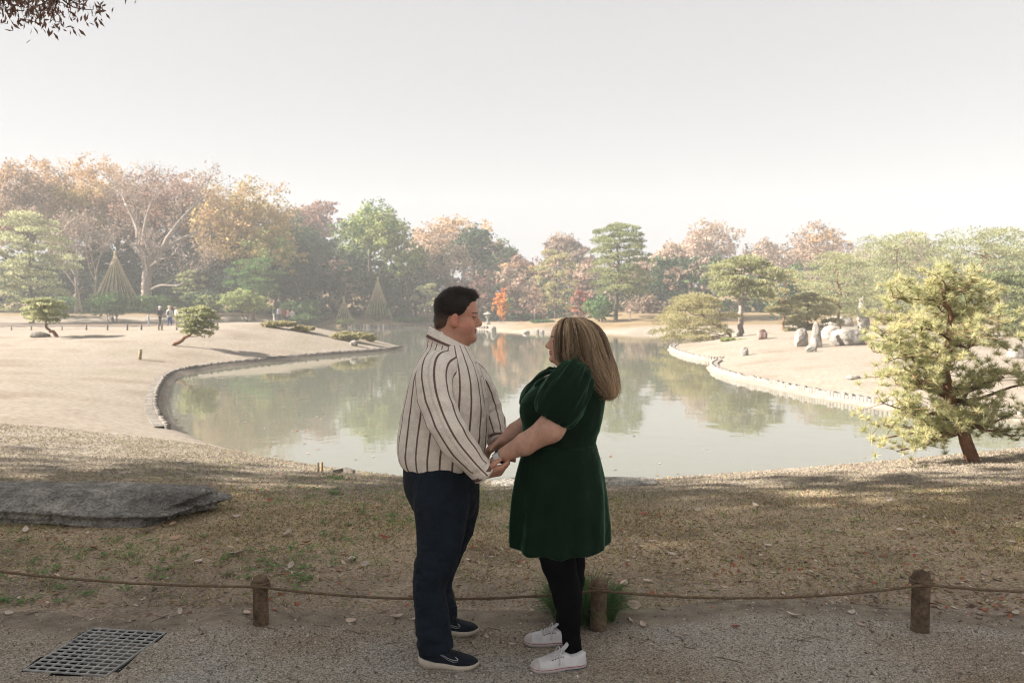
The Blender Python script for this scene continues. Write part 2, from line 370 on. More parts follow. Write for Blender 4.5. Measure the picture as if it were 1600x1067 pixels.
def grid_mesh(xs, ys, zf, keep=None, colf=None):
    X, Y = np.meshgrid(xs, ys, indexing='ij'); Z = zf(X, Y); nx, ny = X.shape
    i = np.arange(nx - 1)[:, None] * ny + np.arange(ny - 1)[None]
    f = np.stack([i, i + ny, i + ny + 1, i + 1], -1).reshape(-1, 4)
    v = np.stack([X, Y, Z], -1).reshape(-1, 3)
    if keep is not None:
        c = v[f].mean(1); f = f[keep(c[:, 0], c[:, 1])]
    mb = MB(); mb.add(v, f, None if colf is None else colf(v)); return mb
def stretch(lims, steps):
    out = [lims[0]]
    for (a, b), s in zip(zip(lims[:-1], lims[1:]), steps): out += list(np.linspace(a, b, max(2, int(round((b - a) / s)) + 1))[1:])
    return np.array(out)
xs = stretch([-200, -90, -45, -14, -5, 6, 14, 45, 90, 200], [12, 2, .8, .25, .14, .25, .8, 2, 12])
ys = stretch([-100, -20, 2, 7, 14, 50, 100, 200], [10, 1.2, .14, .18, .4, 1.0, 10])
def ground_z(x, y):
    z = H(x, y); return z - 0.5 * in_grate(x, y, -.0)
def lawn_mask(v):                   # R: shady near turf, G: woodland floor, B: worn bare earth by the path
    x, y = v[:, 0], v[:, 1]; near = 1 - sstep(6.4, 9.0, y + 0.8 * fbm(np.stack([x * .5, y * .5, 0 * x], -1), 3, 21) + 0.07 * x)
    wood = np.maximum(sstep(84, 90, y), 0); wood = np.maximum(wood, sstep(70, 74, y) * sstep(-4, 4, x))
    earth = 1 - sstep(4.2, 5.6, y - 0.35 * fbm(np.stack([x * .9, y * .9, 0 * x], -1), 3, 31) + 0.05 * x)
    return np.stack([near, wood, earth], -1)
gmb = grid_mesh(xs, ys, ground_z, colf=lawn_mask)

def ground_material():
    m = bpy.data.materials.new('lawn_and_earth'); m.use_nodes = True; t = m.node_tree; N = t.nodes; L = t.links; b = N['Principled BSDF']
    b.inputs['Roughness'].default_value = .95; b.inputs['Specular IOR Level'].default_value = .05
    tc = N.new('ShaderNodeTexCoord'); at = N.new('ShaderNodeAttribute'); at.attribute_name = 'col'; sp = N.new('ShaderNodeSeparateColor'); L.new(at.outputs['Color'], sp.inputs[0])
    def noise(sc, de=5, out=0):
        n = N.new('ShaderNodeTexNoise'); n.inputs['Scale'].default_value = sc; n.inputs['Detail'].default_value = de; L.new(tc.outputs['Object'], n.inputs['Vector']); return n.outputs[out]
    def ramp(inp, stops):
        r = N.new('ShaderNodeValToRGB'); L.new(inp, r.inputs[0]); e = r.color_ramp.elements
        while len(e) < len(stops): e.new(.5)
        for k, (p, c) in zip(e, stops): k.position = p; k.color = (*c, 1)
        return r.outputs[0]
    def mix(f, a, c, mode='MIX'):
        x = N.new('ShaderNodeMix'); x.data_type = 'RGBA'; x.blend_type = mode
        if isinstance(f, float): x.inputs['Factor'].default_value = f
        else: L.new(f, x.inputs['Factor'])
        L.new(a, x.inputs['A']); L.new(c, x.inputs['B']); return x.outputs['Result']
    dry = ramp(noise(.35, 8), [(.28, (.22, .185, .148)), (.5, (.295, .262, .228)), (.72, (.25, .222, .178))])
    fine = ramp(noise(9, 6), [(.3, (.72, .70, .66)), (.7, (1.1, 1.1, 1.1))]); dry = mix(1.0, dry, fine, 'MULTIPLY')
    shady = ramp(noise(1.6, 8), [(.30, (.21, .168, .12)), (.45, (.34, .275, .19)), (.58, (.41, .325, .23)), (.70, (.29, .29, .14))])
    fine2 = ramp(noise(60, 6), [(.3, (.5, .5, .5)), (.7, (1.35, 1.3, 1.25))]); shady = mix(1.0, shady, fine2, 'MULTIPLY')
    earth = ramp(noise(2.2, 8), [(.3, (.18, .147, .115)), (.55, (.28, .228, .178)), (.75, (.36, .30, .23))]); earth = mix(1.0, earth, fine2, 'MULTIPLY')
    wood = ramp(noise(.5, 6), [(.3, (.16, .12, .07)), (.6, (.24, .18, .11)), (.75, (.11, .12, .05))])
    c = mix(sp.outputs[0], dry, shady); c = mix(sp.outputs[2], c, earth); c = mix(sp.outputs[1], c, wood); L.new(c, b.inputs['Base Color'])
    b1 = N.new('ShaderNodeBump'); b1.inputs['Strength'].default_value = .4; b1.inputs['Distance'].default_value = .03; L.new(noise(30, 8), b1.inputs['Height'])
    L.new(b1.outputs[0], b.inputs['Normal']); return m
ground = tag(gmb.build('ground', ground_material()), kind='structure')
ground['label'] = 'dry tan winter lawn around the pond, shaded and leafy near the path'

# water
def water_material():
    m = bpy.data.materials.new('pond_water'); m.use_nodes = True; t = m.node_tree; N = t.nodes; L = t.links; b = N['Principled BSDF']
    b.inputs['Base Color'].default_value = (.135, .14, .108, 1); b.inputs['Roughness'].default_value = .035; b.inputs['IOR'].default_value = 1.75
    b.inputs['Specular IOR Level'].default_value = .75
    tc = N.new('ShaderNodeTexCoord'); n = N.new('ShaderNodeTexNoise'); n.inputs['Scale'].default_value = 1.3; n.inputs['Detail'].default_value = 3; L.new(tc.outputs['Object'], n.inputs['Vector'])
    bp = N.new('ShaderNodeBump'); bp.inputs['Strength'].default_value = .035; bp.inputs['Distance'].default_value = .12; L.new(n.outputs[0], bp.inputs['Height']); L.new(bp.outputs[0], b.inputs['Normal'])
    return m
w = MB(); w.add([(-60, 6, ZW), (60, 6, ZW), (60, 120, ZW), (-60, 120, ZW)], [(0, 1, 2, 3)])
water = tag(w.build('water', water_material()), 'still olive green pond water reflecting trees and sky', kind='structure')

# gravel path under the couple
pxs = np.arange(-5.2, 5.4, .038); pys = np.arange(1.2, 4.75, .038)
fr_mat = None
def path_z(x, y):
    e = PATH_Y(x) - y; n = fbm(np.stack([x * 7, y * 7, 0 * x], -1), 3, 41); n2 = fbm(np.stack([x * 1.3, y * 1.3, 0 * x], -1), 2, 44)
    return H(x, y) + 0.004 + 0.005 * n + 0.010 * n2 + np.minimum(0.012 * sstep(0, .3, e), .012) - .03 * sstep(.0, -.25, e)
pmb = grid_mesh(pxs, pys, path_z, keep=lambda x, y: (y < PATH_Y(x) + .2) & ~in_grate(x, y, .012), colf=lambda v: np.repeat(sstep(.42, -.05, PATH_Y(v[:, 0]) - v[:, 1])[:, None], 3, 1))
def gravel_material():
    m = bpy.data.materials.new('gravel'); m.use_nodes = True; t = m.node_tree; N = t.nodes; L = t.links; b = N['Principled BSDF']
    b.inputs['Roughness'].default_value = .95; b.inputs['Specular IOR Level'].default_value = .08
    tc = N.new('ShaderNodeTexCoord')
    v = N.new('ShaderNodeTexVoronoi'); v.inputs['Scale'].default_value = 165; L.new(tc.outputs['Object'], v.inputs['Vector'])
    n = N.new('ShaderNodeTexNoise'); n.inputs['Scale'].default_value = 1.1; n.inputs['Detail'].default_value = 7; L.new(tc.outputs['Object'], n.inputs['Vector'])
    r = N.new('ShaderNodeValToRGB'); L.new(n.outputs[0], r.inputs[0]); e = r.color_ramp.elements; e.new(.5)
    for k, (p, c) in zip(e, [(.33, (.27, .21, .15)), (.5, (.335, .29, .235)), (.66, (.34, .32, .285))]): k.position = p; k.color = (*c, 1)
    hsv = N.new('ShaderNodeHueSaturation'); L.new(r.outputs[0], hsv.inputs['Color']); sp = N.new('ShaderNodeSeparateColor'); L.new(v.outputs['Color'], sp.inputs[0])
    mr = N.new('ShaderNodeMapRange'); L.new(sp.outputs[0], mr.inputs[0]); mr.inputs[3].default_value = .4; mr.inputs[4].default_value = 1.5; L.new(mr.outputs[0], hsv.inputs['Value'])
    at = N.new('ShaderNodeAttribute'); at.attribute_name = 'col'; n2 = N.new('ShaderNodeTexNoise'); n2.inputs['Scale'].default_value = 9; n2.inputs['Detail'].default_value = 6; L.new(tc.outputs['Object'], n2.inputs['Vector'])
    ad = N.new('ShaderNodeMath'); ad.operation = 'ADD'; L.new(at.outputs['Fac'], ad.inputs[0]); L.new(n2.outputs[0], ad.inputs[1]); m3 = N.new('ShaderNodeMapRange'); L.new(ad.outputs[0], m3.inputs[0]); m3.inputs[1].default_value = .75; m3.inputs[2].default_value = 1.15
    er = N.new('ShaderNodeValToRGB'); L.new(n2.outputs[0], er.inputs[0]); er.color_ramp.elements[0].position = .3; er.color_ramp.elements[0].color = (.15, .122, .095, 1); er.color_ramp.elements[1].position = .7; er.color_ramp.elements[1].color = (.30, .25, .19, 1)
    mx = N.new('ShaderNodeMix'); mx.data_type = 'RGBA'; L.new(m3.outputs[0], mx.inputs['Factor']); L.new(hsv.outputs[0], mx.inputs['A']); L.new(er.outputs[0], mx.inputs['B']); L.new(mx.outputs['Result'], b.inputs['Base Color'])
    bp = N.new('ShaderNodeBump'); bp.inputs['Strength'].default_value = .9; bp.inputs['Distance'].default_value = .006; bp.invert = True; L.new(v.outputs['Distance'], bp.inputs['Height']); L.new(bp.outputs[0], b.inputs['Normal'])
    return m
M['gravel'] = gravel_material()
path = tag(pmb.build('path', M['gravel']), 'grey brown gravel path under the couple', kind='structure')
# the far garden path on the left, beyond the rope fence
fx = np.linspace(-75, -12, 90); fy = np.linspace(66.5, 80, 12)
fmb = grid_mesh(fx, fy, lambda x, y: H(x, y) + .03)
fpath = tag(fmb.build('path', mat('trodden_earth', (.16, .13, .108), rough=.95, noise=[(.6, .25, 5)], spec=.05)), 'trodden grey earth path where the distant visitors stroll', kind='structure')
# ---------------------------------------------------------------- trees and shrubs
BARKC = dict(dark=(.07, .055, .045), grey=(.16, .14, .125), pale=(.30, .25, .22), red=(.16, .085, .05))
PAL = dict(
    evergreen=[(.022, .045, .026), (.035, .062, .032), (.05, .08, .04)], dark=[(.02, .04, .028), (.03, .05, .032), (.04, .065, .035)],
    green=[(.045, .085, .03), (.065, .115, .04), (.09, .14, .05)], fresh=[(.05, .10, .035), (.08, .14, .045), (.10, .17, .06)],
    lime=[(.10, .13, .045), (.15, .175, .065), (.20, .21, .085)], pine=[(.09, .112, .05), (.14, .155, .075), (.19, .195, .10)],
    palepine=[(.115, .13, .068), (.175, .18, .10), (.23, .222, .132)], goldpine=[(.15, .14, .055), (.20, .18, .075), (.25, .215, .10)],
    yellow=[(.20, .15, .045), (.28, .205, .06), (.34, .25, .075)], orange=[(.22, .13, .055), (.29, .17, .065), (.33, .21, .09)],
    brown=[(.14, .10, .075), (.19, .13, .09), (.24, .16, .11)], tan=[(.22, .155, .11), (.28, .195, .135), (.32, .23, .16)],
    russet=[(.16, .085, .065), (.22, .11, .075), (.26, .15, .10)], red=[(.25, .07, .045), (.34, .10, .05), (.38, .16, .07)],
    flame=[(.40, .12, .035), (.48, .19, .04), (.46, .27, .06)], grey=[(.12, .11, .10), (.16, .14, .125), (.20, .165, .14)])
for _k, _g in dict(evergreen=1.25, dark=1.25, green=1.45, fresh=1.45, lime=1.9, pine=1.8, palepine=2.0, goldpine=2.0, yellow=1.75, orange=1.65, brown=1.65, tan=1.6, russet=1.4, red=1.2, flame=1.25, grey=1.3).items(): PAL[_k] = [tuple(min(.6, x * _g) for x in q) for q in PAL[_k]]
for _k in ('orange', 'yellow', 'russet', 'brown', 'tan', 'red', 'goldpine'): PAL[_k] = [tuple(x * .78 + .22 * 1.06 * sum(q) / 3 for x in q) for q in PAL[_k]]
def pcol(rng, pal, n, base=None):
    p = np.array(PAL[pal]); t = np.clip((rng.random(n) if base is None else base + rng.normal(0, .09, n)), 0, 1) * 2
    i = np.minimum(t.astype(int), 1); u = (t - i)[:, None]; return (p[i] * (1 - u) + p[i + 1] * u) * rng.uniform(.92, 1.08, (n, 1))
def rdir(rng, n): return unit(rng.normal(size=(n, 3)))
def limb(mb, rng, a, b, ra, rb, col, wob=.08, n=7, sides=6):
    a = np.asarray(a, float); b = np.asarray(b, float); L = np.linalg.norm(b - a); m = 4
    k = a + (b - a) * np.linspace(0, 1, m)[:, None]; k[1:-1] += rng.normal(0, wob * L, (m - 2, 3)); p = spline(k, n)
    addtube(mb, p, np.linspace(ra, rb, n), sides, col); return p
def lobe_leaves(rng, mb, c, r, n, ls, pal, up=.35, flat=1.0, shell=.5, ratio=.62, tone=None):
    ns = max(8, n // 19); d = rdir(rng, ns); d[:, 2] = d[:, 2] + up * rng.random(ns); d = unit(d); r = np.array(r)       # sprays of leaves over the lobe
    bump = 1 + .25 * vnoise(d * 2.6 + c, 7); sc = d * r * ((shell + (1.05 - shell) * rng.random(ns) ** .5) * bump)[:, None]
    k = rng.integers(0, ns, n); off = rdir(rng, n) * (rng.random(n) ** .5)[:, None] * r * .36 * np.array((1, 1, .65)); p = c + sc[k] + off
    ax = unit(rdir(rng, n) + .3 * d[k]); nn = unit(d[k] + .5 * unit(off) + .55 * rdir(rng, n))
    s = ls * rng.uniform(.6, 1.35, n); t = (.5 if tone is None else tone) + rng.normal(0, .18, ns); leaves(mb, p, ax, nn, s, s * ratio, pcol(rng, pal, n, t[k]))
def tree(name, label, cx, top, bot, w, d, pal, seed, cat='tree', n=7500, ls=None, lobes=16, bark='dark', trunk=.02, group=None, lean=0, mixpal=None, ground=None, squash=1.0, sparse=1.0, base_px=None, depth=1.0):
    rng = np.random.default_rng(seed)
    zt = P(cx, top, d)[2]; zb = P(cx, bot, d)[2]; X = P(cx, (top + bot) / 2, d)[0]; rx = w / FPX * d / 2; rz = (zt - zb) / 2; C = np.array((X, d, (zt + zb) / 2))
    bx = X if base_px is None else P(base_px, bot, d)[0]
    g = Hs(bx, d); root = thing(name, (bx, d, g), label, cat, group)
    ls = ls or max(.14, .0040 * d); tr = MB(); cr = MB(); h = max(C[2] + .2 * rz - g, .4); r0 = max(.05, trunk * (zt - g))
    tp = limb(tr, rng, (bx, d, g - .15), (X + lean * rx, d, C[2] + .15 * rz), r0 * 1.25, r0 * .45, BARKC[bark], .035, 9, 8)
    cs = []
    for k in range(lobes):
        u = rdir(rng, 1)[0]; u[2] = abs(u[2]) * 1.0 - .38 if rng.random() < .8 else u[2]; q = rng.uniform(.42, .74)
        cs.append((C + u * np.array((rx, rx * depth, rz)) * q, rng.uniform(.34, .5)))
    cs.append((C + np.array((0, 0, .55 * rz)), .42)); cs.append((C - np.array((0, 0, .2 * rz)), .45))
    rm = np.array((rx, rx * depth, rz * squash)); per = int(n * sparse / len(cs))
    for k, (c, q) in enumerate(cs):
        r = rm * q; r = r * .6 + .4 * r.mean(); tone = rng.uniform(.2, .8)
        lobe_leaves(rng, cr, c, r, per, ls, (mixpal if mixpal and rng.random() < .35 else pal), tone=tone)
        if k < 11: limb(tr, rng, tp[5 + k % 3], c, r0 * .38, r0 * .08, BARKC[bark], .06, 6, 5)
    tr.build('trunk', M['bark'], root); cr.build('crown', M['leaf'], root, smooth=False); return root
def shrub(name, label, cx, top, bot, w, d, pal, seed, n=1600, lobes=9, ls=None, group=None, cat='shrub', cut=True, ground=True, depth=.8):
    rng = np.random.default_rng(seed); X = P(cx, bot, d)[0]; g = Hs(X, d)
    zt = P(cx, top, d)[2]; zb = min(P(cx, bot, d)[2], zt - .15)
    if ground: zb = min(max(zb, g - .05), zt - .15)
    rx = w / FPX * d / 2; rz = (zt - zb) / 2; C = np.array((X, d, (zt + zb) / 2)); root = thing(name, (X, d, g), label, cat, group)
    cr = MB(); st = MB(); ls = ls or max(.10, .0032 * d)
    for k in range(lobes):
        u = rdir(rng, 1)[0]; q = rng.uniform(.3, .66); c = C + u * np.array((rx, rx * depth, rz * .7)) * q; f = rng.uniform(.34, .5)
        lobe_leaves(rng, cr, c, np.array((rx * f, rx * depth * f, min(rx, rz) * f * 1.2)), int(1.9 * n) // lobes, ls, pal, tone=rng.uniform(.25, .75), shell=.55)
        if k < 5: limb(st, rng, (X + rng.normal(0, .05 * rx), d, g - .05), c, .02 + .02 * rz, .01, BARKC['dark'], .05, 5, 5)
    st.build('stem', M['bark'], root); cr.build('crown', M['leaf'], root, smooth=False); return root
def needle_pad(rng, mb, c, r, n, ln, pal, tone=None):       # a cloud pad of short upright tufts
    ns = max(8, n // 11); u = rdir(rng, ns)[rng.integers(0, ns, n)] + .28 * rdir(rng, n); u = unit(u); u[:, 2] = np.where(rng.random(n) < .8, np.abs(u[:, 2]), u[:, 2]); p = c + u * np.array(r) * (.55 + .5 * rng.random(n) ** .6)[:, None]
    ax = unit(u * np.array((1, 1, .6)) + np.array((0, 0, .75)) + .55 * rdir(rng, n)); s = ln * rng.uniform(.7, 1.3, n)
    leaves(mb, p, ax, unit(u + rdir(rng, n)), s, s * .42, pcol(rng, pal, n, tone))
def pine(name, label, cx, top, bot, w, d, pal, seed, base=None, pads=16, n=8000, bark='grey', trunk=.017, group=None, bend=None, ls=None, cat='pine tree', depth=.9, tiers=None, padr=(.2, .34), tip=None):
    rng = np.random.default_rng(seed); base = base or (cx, None)
    X = P(cx, bot, d)[0]; bx = P(base[0], bot, d)[0]; g = Hs(bx, d)
    zt = P(cx, top, d)[2]; zb = P(cx, bot, d)[2]; rx = w / FPX * d / 2; rz = (zt - zb) / 2; C = np.array((X, d, (zt + zb) / 2))
    root = thing(name, (bx, d, g), label, cat, group); tr = MB(); cr = MB(); ls = ls or max(.13, .0034 * d); r0 = max(.05, trunk * (zt - g))
    kn = [np.array((bx, d, g - .15))]
    if bend: kn += [np.array(P(a, b, d)) for a, b in bend]
    kn += [np.array((X + (0 if tip is None else tip) * rx, d, zt - .35 * rz))]
    tp = spline(np.array(kn), 14); tp[1:-1] += rng.normal(0, .012 * (zt - g), (12, 3)); addtube(tr, tp, np.linspace(r0 * 1.3, r0 * .35, 14), 8, BARKC[bark])
    for k in range(pads):
        hgt = (k + .5) / pads; ang = k * 2.4 + rng.uniform(-.4, .4); env = math.sqrt(max(.08, 1 - (hgt * 1.9 - .85) ** 2)) if hgt > .45 else .75 + .25 * hgt
        q = rng.uniform(.45, .8) * env
        c = np.array((X + math.cos(ang) * rx * q, d + math.sin(ang) * rx * q * depth, zb + (zt - zb) * (.12 + .8 * hgt)))
        f = rng.uniform(*padr); r = np.array((rx * f * 1.2, rx * f * 1.1, max(rx * f * .42, rz * .12)))
        needle_pad(rng, cr, c, r, n // pads, ls, pal, tone=rng.uniform(.25, .75))
        i = int(np.argmin(np.abs(tp[:, 2] - (c[2] - .15 * rz)))); limb(tr, rng, tp[i], c - np.array((0, 0, r[2] * .4)), r0 * .4, r0 * .08, BARKC[bark], .07, 6, 5)
    tr.build('trunk', M['bark'], root); cr.build('crown', M['needle'], root, smooth=False); return root
def bare_tree(name, label, base, top, w, d, seed, bark='pale', pal='tan', nleaf=1500, forks=None, trunk=.024, group=None, levels=4, cat='tree', spread=.55, bow=None):
    rng = np.random.default_rng(seed); b = P(base[0], base[1], d); X = b[0]; g = Hs(X, d); zt = P(base[0], top, d)[2]; hh = zt - g; rx = w / FPX * d / 2
    root = thing(name, (X, d, g), label, cat, group); tr = MB(); cr = MB(); tips = []; r0 = trunk * hh; col = np.array(BARKC[bark])
    def grow(p, dr, L, r, lev):
        m = 5; pts = [p]; q = dr.copy()
        for k in range(m):
            q = unit(q + rng.normal(0, .13, 3) + np.array((0, 0, .05))); pts.append(pts[-1] + q * L / m)
        pts = np.array(pts); addtube(tr, pts, np.linspace(r, r * .6, m + 1), 6 if lev < 2 else 3, col * rng.uniform(.85, 1.1), cap=lev < 1)
        if lev >= levels: tips.extend(pts[2:]); return
        nb = 3 if lev < 2 else 4
        for k in range(nb):
            s = pts[-1] if k < 2 else pts[rng.integers(2, m)]; a = unit(q + spread * 1.3 * rdir(rng, 1)[0] * np.array((1, 1, .8)) + np.array((0, 0, .12)))
            grow(s, a, L * rng.uniform(.6, .82), r * (.62 if k < 2 else .45), lev + 1)
    if forks:                               # the main limbs as traced: pixel runs from the trunk
        for fk in forks:
            pts = spline(np.array([P(x, y, d + dd) for x, y, dd in fk[0]]), 9); addtube(tr, pts, np.linspace(fk[1], fk[2], 9), 8, col)
            for k in (3, 5, 6, 7, 8, 8):
                dr = unit(pts[min(k + 1, 8)] - pts[k - 1]); grow(pts[k], unit(dr + spread * rdir(rng, 1)[0] + np.array((0, 0, .25))), hh * .135, fk[2] * .5, 2)
    else: grow(np.array((X, d, g - .1)), np.array((0, 0, 1.0)), hh * .34, r0, 0)
    if nleaf:
        t = np.array(tips); c = t[rng.integers(0, len(t), nleaf)] + rng.normal(0, .3, (nleaf, 3)); s = max(.14, .0031 * d) * rng.uniform(.6, 1.3, nleaf)
        leaves(cr, c, rdir(rng, nleaf), rdir(rng, nleaf), s, s * .6, pcol(rng, pal, nleaf)); cr.build('crown', M['leaf'], root, smooth=False)
    tr.build('trunk', M['bark'], root); return root

# --- the dense understorey of the far woods: one mass nobody could count
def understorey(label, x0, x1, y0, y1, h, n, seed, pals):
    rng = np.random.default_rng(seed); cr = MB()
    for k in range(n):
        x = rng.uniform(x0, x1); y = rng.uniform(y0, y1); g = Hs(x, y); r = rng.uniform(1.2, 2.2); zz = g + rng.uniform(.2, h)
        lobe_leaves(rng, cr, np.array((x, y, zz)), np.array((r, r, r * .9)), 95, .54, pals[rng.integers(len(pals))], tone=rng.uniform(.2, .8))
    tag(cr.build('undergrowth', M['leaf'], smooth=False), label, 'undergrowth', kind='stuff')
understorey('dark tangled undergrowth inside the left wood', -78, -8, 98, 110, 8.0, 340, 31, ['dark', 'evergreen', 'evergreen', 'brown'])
understorey('mixed brown and green undergrowth along the far shore', -9, 26, 100, 114, 5.5, 110, 32, ['evergreen', 'brown', 'russet', 'dark'])
understorey('green undergrowth behind the right hand pines', 18, 85, 84, 100, 5.0, 150, 33, ['evergreen', 'green', 'brown'])
understorey('low russet and green brush along the far bank', -7, 25, 93, 97, 1.4, 46, 34, ['brown', 'evergreen', 'russet', 'green'])
# --- the wooded skyline, farthest first
BK = 'hazy trees along the far ridge'
tree('autumn_tree', 'russet red crowned tree on the ridge left of the big lime green tree', 497, 314, 400, 120, 128, 'russet', 1, lobes=14, group=BK)
tree('autumn_tree', 'wide tan crowned tree on the ridge just right of the big lime green tree', 705, 336, 440, 160, 125, 'tan', 2, lobes=16, group=BK, mixpal='orange')
tree('evergreen_tree', 'dull green tree on the ridge between the dark round tree and the brown conifer', 790, 378, 460, 100, 125, 'green', 3, lobes=12, group=BK, mixpal='brown')
tree('autumn_tree', 'rosy brown tree standing behind the feathery brown conifer', 882, 362, 470, 100, 118, 'brown', 4, lobes=12, group=BK, mixpal='tan')
tree('autumn_tree', 'tall pale pink crowned tree behind the flat topped garden pine', 1112, 348, 470, 150, 120, 'tan', 5, lobes=16, group=BK)
tree('autumn_tree', 'pale tan tree in the gap beside the dark tree above the island', 1050, 375, 470, 70, 118, 'tan', 6, lobes=10, group=BK, mixpal='lime')
tree('autumn_tree', 'broad brown crowned tree behind the right hand pines', 1292, 354, 460, 180, 112, 'brown', 7, lobes=18, group=BK, mixpal='orange')
tree('autumn_tree', 'dull pink crowned tree behind the right end of the garden pine', 1200, 372, 470, 110, 122, 'tan', 8, lobes=12, group=BK, mixpal='grey')
tree('autumn_tree', 'greyish pink tree behind the great spreading pine', 1420, 368, 470, 160, 108, 'brown', 9, lobes=14, group=BK)
tree('evergreen_tree', 'green crowned tree behind the far end of the great spreading pine', 1570, 372, 480, 160, 104, 'green', 10, lobes=14, group=BK)
tree('evergreen_tree', 'dark green wooded crown sloping down beside the yellow tree', 462, 328, 470, 130, 112, 'evergreen', 11, lobes=16, n=5000)
# left woods
for _k, (cx, tp_, bt, w_, dd, pl, lb) in enumerate([(-170, 245, 470, 200, 98, 'orange', 'orange brown tree past the left end of the wood'), (-310, 260, 480, 200, 92, 'evergreen', 'dark evergreen tree past the left end of the wood'), (-450, 265, 480, 210, 84, 'brown', 'broad brown tree beyond the left lawn'), (-590, 275, 490, 200, 74, 'evergreen', 'broad dark evergreen beyond the left lawn'), (1760, 360, 500, 200, 90, 'brown', 'brown tree beyond the far right end of the pine slope'), (1015, 398, 492, 120, 115, 'brown', 'pale brown tree deep behind the dark tree by the island'), (1185, 384, 490, 120, 116, 'tan', 'pale tan tree deep behind the flat topped pine'), (-40, 238, 440, 160, 100, 'brown', 'brown crowned tree at the very left end of the wood'), (88, 238, 430, 170, 108, 'brown', 'brown crowned tree deep in the wood behind the orange ones'), (190, 250, 440, 170, 109, 'orange', 'orange brown tree deep in the wood behind the pale forked tree'), (300, 262, 440, 170, 108, 'russet', 'reddish tree deep in the wood left of the golden yellow tree'), (335, 330, 480, 130, 103, 'evergreen', 'dark green tree deep in the wood below the golden yellow tree'), (445, 318, 480, 120, 106, 'evergreen', 'dark green tree closing the wood right of the golden yellow tree'), (520, 362, 490, 120, 113, 'evergreen', 'dark green tree behind the left side of the lime green tree'), (820, 395, 500, 120, 114, 'russet', 'faded red brown tree deep behind the brown conifer'), (930, 405, 505, 120, 108, 'brown', 'faded brown tree deep behind the tall layered pine')]):
    tree('autumn_tree' if pl != 'evergreen' else 'evergreen_tree', lb, cx, tp_, bt, w_, dd, pl, 700 + _k, lobes=18, n=5500, mixpal={'brown': 'tan', 'orange': 'yellow', 'russet': 'orange', 'tan': 'brown'}.get(pl), group='deeper trees of the woods')
tree('autumn_tree', 'orange brown crowned tree at the top of the left wood', 45, 232, 420, 170, 96, 'orange', 20, lobes=20, n=9500, mixpal='brown', trunk=.016)
tree('autumn_tree', 'golden brown crowned tree between the orange tree and the pale forked tree', 135, 240, 420, 150, 98, 'orange', 21, lobes=18, n=9500, mixpal='yellow', trunk=.016)
tree('autumn_tree', 'reddish brown crowned tree rising behind the pale forked tree', 245, 256, 420, 170, 99, 'russet', 22, lobes=18, n=9500, mixpal='orange', trunk=.016)
tree('autumn_tree', 'large golden yellow tree at the edge of the left wood', 380, 274, 450, 165, 93, 'yellow', 23, lobes=22, n=11000, mixpal='orange', trunk=.016)
tree('autumn_tree', 'small yellow crowned tree hanging below the large golden tree', 425, 345, 450, 110, 90, 'yellow', 24, lobes=14, n=3000, mixpal='lime', trunk=.016)
for k, (cx, tp_, bt, w_, dd, lb) in enumerate([(60, 400, 492, 170, 95, 'dark evergreen tree behind the thin bare trunks at the wood edge'), (190, 380, 492, 150, 96, 'dark evergreen tree behind the tall straw rope cone'),
        (290, 390, 490, 170, 96, 'dark evergreen tree behind the trunk of the pale forked tree'), (400, 400, 490, 150, 97, 'dark evergreen tree under the golden yellow tree'),
        (490, 385, 492, 140, 104, 'dark evergreen tree between the yellow tree and the small straw rope cone'), (570, 392, 494, 150, 106, 'dark evergreen tree under the big lime green tree'),
        (650, 400, 494, 130, 108, 'dark evergreen tree behind the tall mid straw rope cone')]):
    tree('evergreen_tree', lb, cx, tp_, bt, w_, dd, 'dark' if k % 2 else 'evergreen', 40 + k, lobes=16, n=5000, group='dark evergreens in the left wood')
tree('broadleaf_tree', 'big lime green crowned tree standing above the far shore', 585, 308, 432, 135, 100, 'lime', 60, lobes=26, n=9500, mixpal='green', trunk=.018)
tree('broadleaf_tree', 'low lime green tree branch mass under the big lime crown', 640, 380, 440, 80, 99, 'lime', 61, lobes=10, n=2200)
tree('evergreen_tree', 'dark round crowned tree right of the grey bare trees', 742, 350, 425, 90, 108, 'evergreen', 62, lobes=14, n=3400)
bare_tree('bare_tree', 'leafless grey tree with tangled branches left of the dark round tree', (665, 500), 355, 110, 101, 63, bark='grey', pal='tan', nleaf=700, levels=4)
bare_tree('bare_tree', 'leafless brown tree with a scatter of tan leaves below the dark round tree', (720, 500), 375, 100, 100, 64, bark='grey', pal='tan', nleaf=1600, levels=4)
tree('autumn_tree', 'reddish brown crowned tree just behind the man', 735, 425, 505, 100, 97, 'russet', 65, lobes=12, n=3000, mixpal='brown', sparse=.8)
tree('autumn_tree', 'dull rust coloured tree behind the stone lantern', 800, 415, 505, 90, 98, 'russet', 66, lobes=12, n=2600, mixpal='tan', sparse=.8)
tree('maple', 'small flame orange maple beside the stone lantern', 782, 448, 506, 42, 89, 'flame', 67, lobes=7, n=800, cat='tree')
tree('maple', 'bright red maple behind the pine trunk on the far shore', 906, 452, 512, 50, 84, 'red', 68, lobes=8, n=1100, cat='tree', mixpal='russet')
bare_tree('bare_tree', 'small grey leafless thicket tree right of the orange maple', (835, 512), 445, 80, 88, 69, bark='grey', pal='russet', nleaf=300, levels=4)
pine('conifer', 'feathery brown green conifer left of the tall layered pine', 868, 385, 500, 100, 90, 'goldpine', 70, pads=18, n=3600, bark='dark', cat='conifer', padr=(.18, .3))
pine('tall_pine', 'tall layered green pine on the far shore with a straight dark trunk', 966, 343, 478, 104, 80, 'pine', 71, base=(962, None), pads=28, n=12000, bark='dark', trunk=.018, padr=(.26, .4))
tree('evergreen_tree', 'dark green tree filling the dip right of the tall layered pine', 1050, 398, 490, 110, 92, 'evergreen', 72, lobes=16, n=4200)
